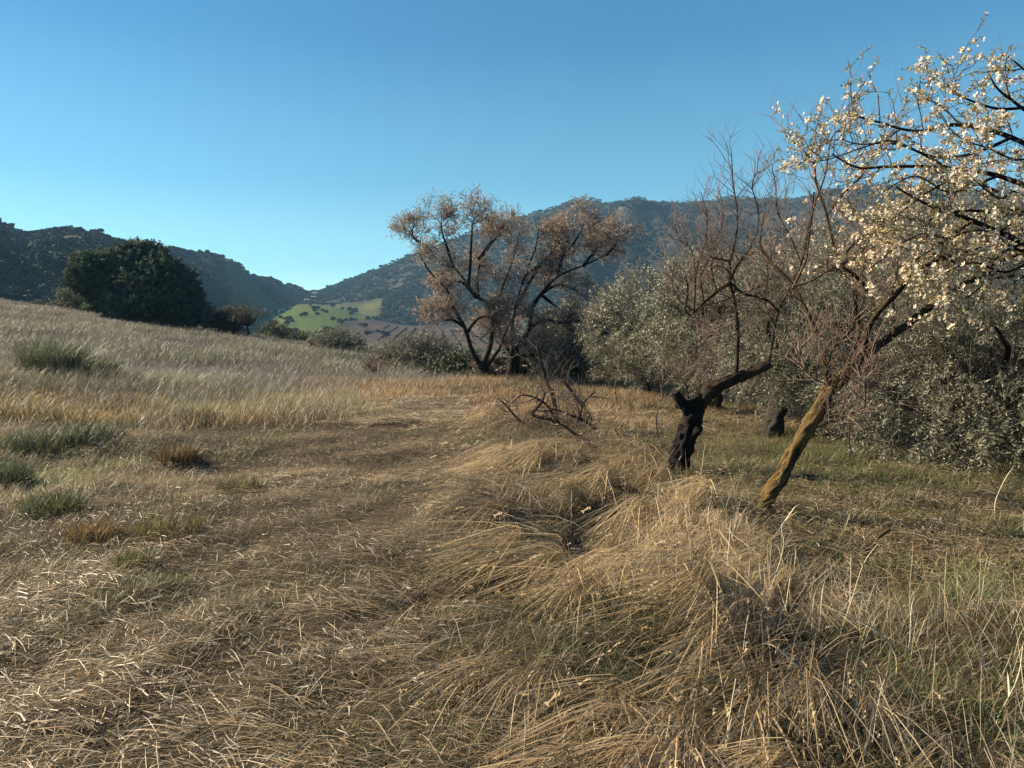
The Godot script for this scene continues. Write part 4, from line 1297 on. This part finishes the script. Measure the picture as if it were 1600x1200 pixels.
# ------------------------------------------------------------------ grass
func make_grass() -> void:
	var straw := [Color(0.36, 0.27, 0.15), Color(0.46, 0.37, 0.24), Color(0.27, 0.19, 0.105), Color(0.22, 0.16, 0.1), Color(0.52, 0.44, 0.33)]
	var grey := [Color(0.28, 0.25, 0.21), Color(0.36, 0.325, 0.28), Color(0.2, 0.18, 0.15), Color(0.24, 0.215, 0.17), Color(0.16, 0.145, 0.115)]
	var pale := [Color(0.6, 0.52, 0.41), Color(0.52, 0.43, 0.3), Color(0.66, 0.59, 0.5)]
	var rust := [Color(0.38, 0.25, 0.135), Color(0.44, 0.31, 0.18), Color(0.3, 0.2, 0.115), Color(0.34, 0.26, 0.14)]
	var gold := [Color(0.46, 0.37, 0.21), Color(0.54, 0.44, 0.28), Color(0.4, 0.3, 0.17), Color(0.3, 0.21, 0.13), Color(0.42, 0.35, 0.2)]
	var green := [Color(0.125, 0.18, 0.048), Color(0.16, 0.205, 0.058), Color(0.105, 0.15, 0.042), Color(0.25, 0.22, 0.11), Color(0.3, 0.24, 0.13)]
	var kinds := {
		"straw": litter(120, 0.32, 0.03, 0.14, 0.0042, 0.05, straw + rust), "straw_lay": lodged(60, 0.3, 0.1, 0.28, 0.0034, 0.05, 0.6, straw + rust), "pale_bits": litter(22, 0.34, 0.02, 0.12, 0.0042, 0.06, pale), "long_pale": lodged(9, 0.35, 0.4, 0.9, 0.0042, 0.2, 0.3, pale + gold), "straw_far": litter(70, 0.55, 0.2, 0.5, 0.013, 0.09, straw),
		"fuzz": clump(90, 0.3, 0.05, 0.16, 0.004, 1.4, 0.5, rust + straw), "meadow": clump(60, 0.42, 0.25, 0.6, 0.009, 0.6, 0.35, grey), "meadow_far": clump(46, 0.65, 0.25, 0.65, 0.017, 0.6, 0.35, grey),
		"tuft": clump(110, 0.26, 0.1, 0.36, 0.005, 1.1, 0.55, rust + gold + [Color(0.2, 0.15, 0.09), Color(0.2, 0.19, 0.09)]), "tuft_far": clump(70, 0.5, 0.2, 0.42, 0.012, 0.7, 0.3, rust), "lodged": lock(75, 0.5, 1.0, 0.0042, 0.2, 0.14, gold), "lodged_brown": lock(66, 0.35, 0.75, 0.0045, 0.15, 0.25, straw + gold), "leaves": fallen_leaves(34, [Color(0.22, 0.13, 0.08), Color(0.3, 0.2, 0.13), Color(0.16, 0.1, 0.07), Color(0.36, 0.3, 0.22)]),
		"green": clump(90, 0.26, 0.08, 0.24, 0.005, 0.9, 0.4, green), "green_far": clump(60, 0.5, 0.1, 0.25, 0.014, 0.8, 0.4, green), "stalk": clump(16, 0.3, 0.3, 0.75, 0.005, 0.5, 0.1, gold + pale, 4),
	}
	var xf := {}
	var tint := {}
	for k in kinds: xf[k] = []; tint[k] = PackedColorArray()
	var put := func(kind: String, x: float, z: float, yaw: float, s: float, sy: float, up: Vector3, c: Color, lift: float) -> void:
		var f := Vector3(cos(yaw), 0, sin(yaw))
		f = (f - up * f.dot(up)).normalized()
		var b := Basis(f * s, up * s * sy, f.cross(up) * s)
		(xf[kind] as Array).append(Transform3D(b, Vector3(x, H(x, z) + lift, z)))
		tint[kind].append(c)
	# from the camera's feet outwards; fewer and larger patches further off
	var d := 1.9
	while d < 78.0:
		var step := 0.16 if d < 6.0 else 0.2 if d < 12.0 else 0.3 if d < 25.0 else 0.5
		var half := d * 0.74 + 1.6
		var x := -half
		while x < half:
			var xx := x + rng.randf_range(-0.5, 0.5) * step
			var z := -d - rng.randf_range(-0.5, 0.5) * step
			x += step
			var w := nz.get_noise_2d(xx * 9.0, z * 9.0)           # patches about a metre wide
			var w2 := nz.get_noise_2d(xx * 3.0 + 500.0, z * 3.0)    # larger
			var w3 := nz.get_noise_2d(xx * 22.0 + 90.0, z * 22.0)           # gaps a hand or two wide
			var up := up_at(xx, z) if d < 16.0 else Vector3.UP
			var yaw := rng.randf() * TAU
			var tone := clampf(0.95 + w * 0.5 + rng.randf_range(-0.2, 0.2), 0.55, 1.5)
			var c := Color(tone, tone, tone)
			var flow := deg_to_rad(138.0) + w2 * 0.5 + w * 0.45 + rng.randf_range(-0.2, 0.2)     # the way the long grass lies: left and towards the camera
			var far := d > 13.0
			var edge_l := -3.4 + w2 * 1.3 - (0.12 * maxf(d - 14.0, 0.0) if d < 24.0 else 0.0)
			var crest := look(az_crest, rad_to_deg(atan2(xx, -z)))
			if d > crest + 22.0: continue
			var near_end := smoothstep(17.0, 21.0, d + w * 2.0)
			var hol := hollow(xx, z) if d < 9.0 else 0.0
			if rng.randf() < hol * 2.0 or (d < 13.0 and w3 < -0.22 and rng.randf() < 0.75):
				# hollows and gaps: only short stuff, its tint darkened to paint in shade
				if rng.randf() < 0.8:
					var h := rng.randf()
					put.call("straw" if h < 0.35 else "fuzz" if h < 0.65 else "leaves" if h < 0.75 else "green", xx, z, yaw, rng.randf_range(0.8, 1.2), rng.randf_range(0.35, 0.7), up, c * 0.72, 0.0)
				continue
			if xx < edge_l or (d > 22.0 and xx < 2.0):
				# the rough meadow on the left
				var orange := smoothstep(9.5, 12.0, d + w * 2.5) * (1.0 - smoothstep(19.0, 23.0, d + w * 3.0)) * (0.35 + 0.65 * smoothstep(-9.0, -4.0, xx))
				if xx > -6.5 and d > 12.0 and d < 26.0: orange = 1.0 - 0.6 * smoothstep(-4.5, -6.5, xx)
				c = c * Color(0.9, 0.9, 0.92).lerp(Color(0.78, 0.85, 0.7), clampf(0.3 + w2 * 1.6 + w * 0.8, 0.0, 1.0) * (0.5 if d < 13.0 else 1.0))
				if d > 17.0 and rng.randf() > orange:
					put.call("meadow" if d < 26.0 else "meadow_far", xx, z, yaw, rng.randf_range(0.8, 1.25), rng.randf_range(0.5, 1.15) * (0.75 + 0.5 * w2), Vector3.UP, c, 0.0)
				elif far:
					put.call("tuft_far" if rng.randf() < 0.75 else "meadow", xx, z, yaw, rng.randf_range(0.8, 1.2), rng.randf_range(0.6, 1.1), Vector3.UP, c, 0.0)
				else:
					if w2 < -0.12 and d > 6.0 and d < 11.0 and xx < -5.0 and rng.randf() < 0.55 or w < -0.15 and rng.randf() < 0.3: put.call("green", xx, z, yaw, rng.randf_range(0.8, 1.3), rng.randf_range(0.6, 1.1), up, c * 1.1, 0.0)
					elif rng.randf() < clampf(0.35 + w * 1.8, 0.05, 0.9): put.call("tuft" if rng.randf() < 0.7 else "pale_bits", xx, z, yaw, rng.randf_range(0.7, 1.15), rng.randf_range(0.3, 0.85), up, c * 0.9, 0.0)
					else: put.call("fuzz" if rng.randf() < 0.5 else "straw", xx, z, yaw, rng.randf_range(0.9, 1.3), 1.0, up, c, 0.01)
			elif xx < -0.45 + w2 * 0.8 and d < 22.0 or (d < 3.2 and xx < 0.2):
				# the mown strip: straw lying on short stubble
				if far:
					put.call("straw_far" if rng.randf() > near_end else "tuft_far", xx, z, yaw, rng.randf_range(0.8, 1.2), rng.randf_range(0.5, 0.9), up, c * 0.95, 0.01)
				else:
					var q := rng.randf()
					var lay := deg_to_rad(158.0) + w2 * 0.9 + rng.randf_range(-0.35, 0.35)
					if q < 0.27: put.call("straw_lay", xx, z, lay, rng.randf_range(0.8, 1.2), 1.0, up, c, 0.01)
					elif q < 0.5: put.call("straw", xx, z, yaw, rng.randf_range(0.8, 1.2), 1.0, up, c * (0.95 + 0.5 * maxf(w, 0.0)), 0.01)
					elif q < 0.78: put.call("fuzz", xx, z, yaw, rng.randf_range(0.8, 1.2), rng.randf_range(0.6, 1.2), up, c * 0.9, 0.0)
					elif w3 < 0.08: put.call("green", xx, z, yaw, rng.randf_range(0.5, 0.9), 0.6, up, c, 0.0)
					elif w > -0.08 and q < 0.94: put.call("pale_bits", xx, z, yaw, rng.randf_range(0.8, 1.2), 1.0, up, c, 0.02)
			elif xx < 2.1 + w2 * 0.7 - 0.03 * maxf(d - 7.0, 0.0) * d * 0.3 and d < 22.0 and not (xx > 1.25 and d < 4.6):
				# the bank of long lodged grass
				if far:
					put.call("tuft_far", xx, z, yaw, rng.randf_range(0.7, 1.1), rng.randf_range(0.6, 1.1), up, c * Color(1, 0.92, 0.85), 0.0)
				else:
					var q := rng.randf()
					var stand := exp(-pow((xx - lerpf(1.55, 1.2, (d - 5.0) / 3.5)) / 0.38, 2.0)) if d > 4.6 and d < 9.0 else 0.0
					if rng.randf() < stand * 0.55:
						put.call("tuft" if q < 0.6 else "stalk", xx, z, yaw, rng.randf_range(0.8, 1.2), rng.randf_range(0.9, 1.5) if q < 0.6 else rng.randf_range(0.6, 0.9), up, c, 0.0)
						continue
					if w < -0.22 and q < 0.5: put.call("green", xx, z, yaw, rng.randf_range(0.8, 1.2), 1.0, up, c * 0.8, 0.0)
					elif q < 0.42: put.call("lodged" if w > -0.1 else "lodged_brown", xx, z, flow, rng.randf_range(0.75, 1.15), rng.randf_range(0.6, 1.4), up, c * Color(1.13, 1.08, 1.0), 0.02)
					elif q < 0.66: put.call("lodged_brown", xx, z, flow + rng.randf_range(-0.5, 0.5), rng.randf_range(0.7, 1.1), rng.randf_range(0.6, 1.5), up, c * Color(1.12, 1.06, 0.98), 0.04)
					elif q < 0.8: put.call("tuft", xx, z, yaw, rng.randf_range(0.8, 1.2), rng.randf_range(0.6, 1.1), up, c, 0.0)
					elif q < 0.86: put.call("long_pale", xx, z, flow, rng.randf_range(0.7, 1.1), rng.randf_range(0.6, 1.3), up, c, 0.03)
					elif q < 0.88: put.call("pale_bits" if w > 0.0 else "straw", xx, z, yaw, 1.0, 1.2, up, c, 0.09)
					elif q < 0.91: put.call("leaves", xx, z, yaw, 1.0, 1.0, up, c, 0.03)
					elif q < 0.935: put.call("stalk", xx, z, yaw, rng.randf_range(0.7, 1.0), rng.randf_range(0.6, 1.0), Vector3.UP, c, 0.0)
			elif d < 4.8 and xx < 3.6:
				# uncut stalks at the lower right
				var q := rng.randf()
				if q < 0.42: put.call("stalk", xx, z, yaw, rng.randf_range(0.6, 0.95), rng.randf_range(0.5, 0.95), (Vector3.UP + Vector3(-0.2, 0, 0.15)).normalized(), c, 0.0)
				elif q < 0.72: put.call("green", xx, z, yaw, rng.randf_range(0.8, 1.2), 1.0, up, c * 0.75, 0.0)
				elif q < 0.85: put.call("lodged_brown", xx, z, flow + rng.randf_range(-1.0, 1.0), rng.randf_range(0.6, 0.9), 1.2, up, c * 0.85, 0.02)
				else: put.call("fuzz", xx, z, yaw, 1.1, 1.2, up, c * 0.8, 0.0)
			else:
				# the orchard floor: short green growth under scattered straw
				if d > 45.0: continue
				var g := clampf(0.62 - w * 1.5, 0.25, 0.88)
				if far:
					put.call("green_far" if rng.randf() < g * 0.7 else "straw_far" if rng.randf() < 0.6 else "tuft_far", xx, z, yaw, rng.randf_range(0.7, 1.1), rng.randf_range(0.4, 0.8), up, c * 0.85, 0.0)
				else:
					var q := rng.randf()
					if q < g: put.call("green", xx, z, yaw, rng.randf_range(0.8, 1.2), rng.randf_range(0.4, 0.8), up, c, 0.0)
					elif q < g + 0.05: put.call("leaves", xx, z, yaw, 1.0, 1.0, up, c, 0.02)
					elif q < g + 0.12: put.call("pale_bits", xx, z, yaw, rng.randf_range(0.9, 1.3), 1.0, up, c * 0.8, 0.02)
					elif q < g + 0.34: put.call("straw", xx, z, yaw, rng.randf_range(0.9, 1.3), 1.0, up, c * 0.85, 0.01)
					else: put.call("straw_lay" if rng.randf() < 0.5 else "fuzz", xx, z, deg_to_rad(165.0) + rng.randf_range(-0.8, 0.8), rng.randf_range(0.8, 1.2), 1.0, up, c * 0.8, 0.01)
		d += step
	var labels := {
		"straw": ["mown_straw", "pale mown straw scattered over the strip in the middle"], "straw_lay": ["mown_straw", "combed straw lying along the mown strip"], "straw_far": ["mown_straw", "distant mown straw at the far end of the strip and in the orchard"],
		"leaves": ["fallen_leaves", "small brown fallen leaves on the bank and under the trees"],
		"pale_bits": ["straw_bits", "short bleached pieces of straw lying on top of the mown grass"], "long_pale": ["long_straw", "single long bleached stems lying over the grass of the bank"],
		"fuzz": ["grass_stubble", "short brown grass stubble under the straw"], "meadow": ["meadow_grass", "tall grey beige dry grass of the left meadow, its nearer part"], "meadow_far": ["meadow_grass", "tall grey dry grass on the far left slope up to the oak"],
		"tuft": ["dry_grass", "rusty tufts of dry grass in the left foreground and on the bank"], "tuft_far": ["dry_grass", "orange dry grass bordering the meadow beyond the mown strip"], "lodged": ["long_grass", "long golden grass lying over the bank in waves"],
		"lodged_brown": ["long_grass", "long brown grass matted beneath the golden grass on the bank"], "green": ["green_grass", "short green grass in patches between the dry grass"], "green_far": ["green_grass", "green grass on the orchard floor under the olive trees"],
		"stalk": ["grass_stalks", "thin upright dry stalks standing in the lower right corner and on the bank"],
	}
	for k in kinds:
		if (xf[k] as Array).is_empty(): continue
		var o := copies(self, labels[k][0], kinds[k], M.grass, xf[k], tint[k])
		tag(o, labels[k][1], "grass", "", "stuff")


func tussock(label: String, px: float, py: float, w: float, h: float, col: Color, count: int, lean := 0.6) -> void:
	var p := hit(px, py)
	var o := thing("grass_tussock", label, "grass tussock", p, "tussocks in the rough meadow")
	var m := clump(count, w * 0.45, h * 0.6, h, 0.004 + 0.0006 * -p.z, lean, 0.25, [col, col * 1.15, col * 0.7, col * 0.85])
	part(o, "blades", m, M.grass)


func make_details() -> void:
	var rush := Color(0.095, 0.11, 0.06)
	var brown := Color(0.15, 0.11, 0.055)
	tussock("large dark green rush tussock in the left meadow", 86, 592, 1.7, 1.35, rush, 1300)
	tussock("smaller dark rush tussock just right of the large one", 160, 592, 1.0, 0.8, rush * 1.1, 600)
	tussock("broad dark tussock at the left edge behind the green grass", 60, 705, 1.0, 0.42, rush, 600)
	tussock("dark tussock beside the broad one, under the orange grass", 150, 690, 0.9, 0.4, rush * 1.1, 450)
	tussock("brown tussock between orange grass and meadow", 315, 668, 0.7, 0.5, brown * 0.8, 400)
	tussock("round tussock on the border of the mown strip, left middle", 280, 730, 0.6, 0.42, brown, 500)
	tussock("low olive coloured tussock on the mown strip's border", 375, 770, 0.55, 0.22, Color(0.13, 0.12, 0.05), 450)
	tussock("green brown tussock at the far left below the bright green grass", 85, 808, 0.6, 0.3, Color(0.1, 0.11, 0.045), 500)
	tussock("tussock with a dark hollow beneath it, left foreground", 265, 845, 0.62, 0.28, Color(0.15, 0.13, 0.05), 600)
	tussock("small round tussock in the left foreground, nearest of all", 212, 898, 0.3, 0.2, Color(0.12, 0.12, 0.045), 380)
	tussock("rust coloured tussock in front of the green brown one", 150, 850, 0.45, 0.28, Color(0.2, 0.13, 0.06), 450)
	tussock("dark tussock at the very left edge above the rusty grass", 10, 760, 0.6, 0.35, rush, 450)
	# dead branches propped in the bank
	var wood := Color(0.06, 0.048, 0.042)
	var dead := [
		["dead forked branch standing in the bank, leftmost of the two upright ones", [870, 660, 868, 640, 862, 612, 855, 598, 846, 570, 840, 540], 9.0, 3.0, 11.0],
		["dead upright branch in the bank, right of the forked one, leaning left", [928, 668, 915, 640, 900, 622, 888, 604, 878, 590, 884, 570, 898, 556], 8.0, 2.5, 11.2],
		["crooked dark dead branch lying across the bank", [900, 680, 880, 668, 860, 655, 842, 652, 832, 645, 846, 630, 852, 612], 8.0, 3.0, 10.4],
		["thin curved dead branch poking up at the left of the bank", [838, 674, 815, 660, 800, 645, 785, 627], 5.0, 2.0, 10.2],
		["thin dead branch crossing low in front of the two upright dead branches", [950, 690, 920, 662, 890, 648, 868, 640, 850, 642], 6.0, 2.0, 10.4],
		["thin dead branch leaning right out of the dead heap", [890, 678, 905, 655, 912, 630, 930, 612], 5.0, 2.0, 10.6], ["thin dead branch arching left over the heap", [875, 672, 860, 640, 838, 622, 815, 618, 800, 630], 5.0, 1.6, 10.6],
		["fallen lichen grey limb lying among grass at the foot of the bank", [960, 720, 930, 700, 905, 682, 880, 665], 9.0, 4.0, 9.6],
		["short fallen yellowish limb on the orchard floor pointing up right", [1310, 880, 1335, 868, 1362, 847, 1390, 827], 9.0, 5.0, 5.3],
	]
	for q in dead:
		var dd: float = q[4]
		var a: Array = q[1]
		var b := hit(a[0], a[1], 3.0)
		dd = -b.z
		b.y = minf(b.y, P(a[0], a[1], dd).y)
		var t := thing("dead_branch", q[0], "branch", b, "dead branches about the bank")
		var pts := px_path(a, dd, dd + 0.25, b)
		pts[0] = Vector3(0, -0.04, 0)
		var p := limb(t, "limb", pts, q[2] * 0.48 * dd / F, q[3] * 0.5 * dd / F, wood if a[0] != 1310 else Color(0.17, 0.12, 0.06), 0.25, Color(0, 0, 0, 0), 8)
		if a[0] != 1310:
			var tw := MB.new()
			var tips := []
			twigs(tw, p, 0.006, 16, 0.5, 1, tips, {"up": 0.4, "fwd": 0.4, "n2": 3, "wob": 0.3, "col0": wood, "col1": wood * 1.4})
			part(t, "twigs", tw.mesh(), M.twig, "stuff")
		else:
			limb(t, "fork", rel([b + p[8], P(1345, 868, dd), P(1360, 862, dd)], b), 0.02, 0.012, Color(0.2, 0.15, 0.06), 0.2)
	# thin bare saplings before the olives
	for q in [["thin bare sapling left of the blackened stump", 1030.0, 690.0, 0.9, 3], ["thin bare sapling between the dead branches and the stump", 965.0, 640.0, 1.3, 4], ["grey bare sapling beside the lichen trunk, behind it", 1330.0, 720.0, 1.0, 3]]:
		var b := hit(q[1], q[2])
		var t := thing("bare_sapling", q[0], "sapling", b, "thin bare saplings")
		var st := limb(t, "stem", [Vector3(0, -0.05, 0), Vector3(-0.05, q[3] * 0.4, 0.02), Vector3(0.04, q[3] * 0.75, 0), Vector3(0.02, q[3], 0.05)], 0.012, 0.004, Color(0.16, 0.12, 0.09), 0.1, Color(0, 0, 0, 0), 5)
		var tw := MB.new()
		var tips := []
		twigs(tw, st, 0.006, 9, 0.5, 1, tips, {"up": 0.6, "fwd": 0.5, "n2": q[4], "col0": Color(0.16, 0.12, 0.09), "col1": Color(0.22, 0.17, 0.13)})
		part(t, "twigs", tw.mesh(), M.twig, "stuff")
	# stout dry stalks that stand out in the lower right and elsewhere
	var stalks := [
		["broken pale stalk bent over in the lower right, thickest of the stalks", [1290, 1118, 1285, 1090, 1272, 1064, 1240, 1035, 1212, 1012], 3.6, 3.2], ["straight pale stalk leaning left at the bottom right", [1420, 1195, 1405, 1140, 1385, 1095, 1370, 1070], 2.6, 2.8],
		["tall thin stalk crossing the bank's right shoulder", [1400, 1025, 1370, 985, 1330, 965, 1290, 950], 2.4, 3.5], ["long stalk with a ragged tip rising over the bank", [1190, 960, 1215, 890, 1225, 850, 1222, 820, 1245, 800], 2.0, 4.6],
		["upright pale stalk near the right edge of the bank", [1310, 1000, 1330, 940, 1350, 880, 1372, 850], 1.8, 4.2], ["pale stalk at the bottom edge right of the middle", [1130, 1190, 1140, 1120, 1150, 1060], 2.4, 2.8],
		["fallen pale stalk lying flat near the bottom edge", [1225, 1195, 1260, 1191, 1290, 1192], 3.0, 2.75], ["thin stalk leaning right at the far right bottom", [1560, 1120, 1590, 1060, 1598, 1010], 2.0, 3.2],
		["bright curved straw stalk on the orchard grass at right", [1600, 800, 1565, 775, 1535, 765], 2.0, 6.5], ["white straight stick standing at the right edge of the orchard grass", [1556, 782, 1570, 750, 1582, 732], 1.8, 7.2],
		["pale grass stalk pair standing before the dark olive bush", [676, 600, 678, 585, 680, 577], 1.2, 22.0], ["long pale straw lying across the left end of the lodged grass", [650, 905, 690, 930, 745, 950], 1.8, 4.9],
	]
	for q in stalks:
		var a: Array = q[1]
		var b := hit(a[0], a[1])
		var dd := minf(-b.z, float(q[3]))
		b = P(a[0], a[1], dd)
		b.y = minf(b.y, H(b.x, b.z) + 0.01)
		var t := thing("dry_stalk", q[0], "plant stalk", b, "stout dry stalks")
		var pts := px_path(a, dd, dd + 0.1, b)
		pts.insert(0, Vector3(0, -0.03, 0))
		var p := smooth_path(pts, 4)
		var mb := MB.new()
		mb.tube(p, taper(p.size(), q[2] * 0.65 * dd / F, q[2] * 0.35 * dd / F), 5, Color(0.36, 0.28, 0.15), Color(0.48, 0.4, 0.27), 0.1, 2)
		part(t, "stem", mb.mesh(), M.twig)
		for k in 2:
			var at := along(p, rng.randf_range(0.4, 0.9))
			var lf := MB.new()
			var e: Vector3 = at[1] + rdir() * 0.7
			lf.blade(PackedVector3Array([at[0], at[0] + e * 0.06, at[0] + e * 0.1 - Vector3(0, 0.03, 0)]), rdir(), 0.009, Color(0.4, 0.32, 0.2), Color(0.5, 0.42, 0.28))
			part(t, "leaf", lf.mesh(), M.grass)


func _ready() -> void:
	rng.seed = 20240217
	nz.seed = 3
	nz.frequency = 0.02
	nz.fractal_octaves = 2
	nf.seed = 11
	nf.frequency = 0.004
	nf.fractal_octaves = 5
	make_light()
	make_materials()
	prepare_land()
	eye.y = EYE + H(0, 0)
	(get_node("camera") as Camera3D).position = eye
	make_land()
	make_far()
	make_oak()
	make_olives()
	make_dry_almonds()
	make_front_trees()
	make_grass()
	make_details()
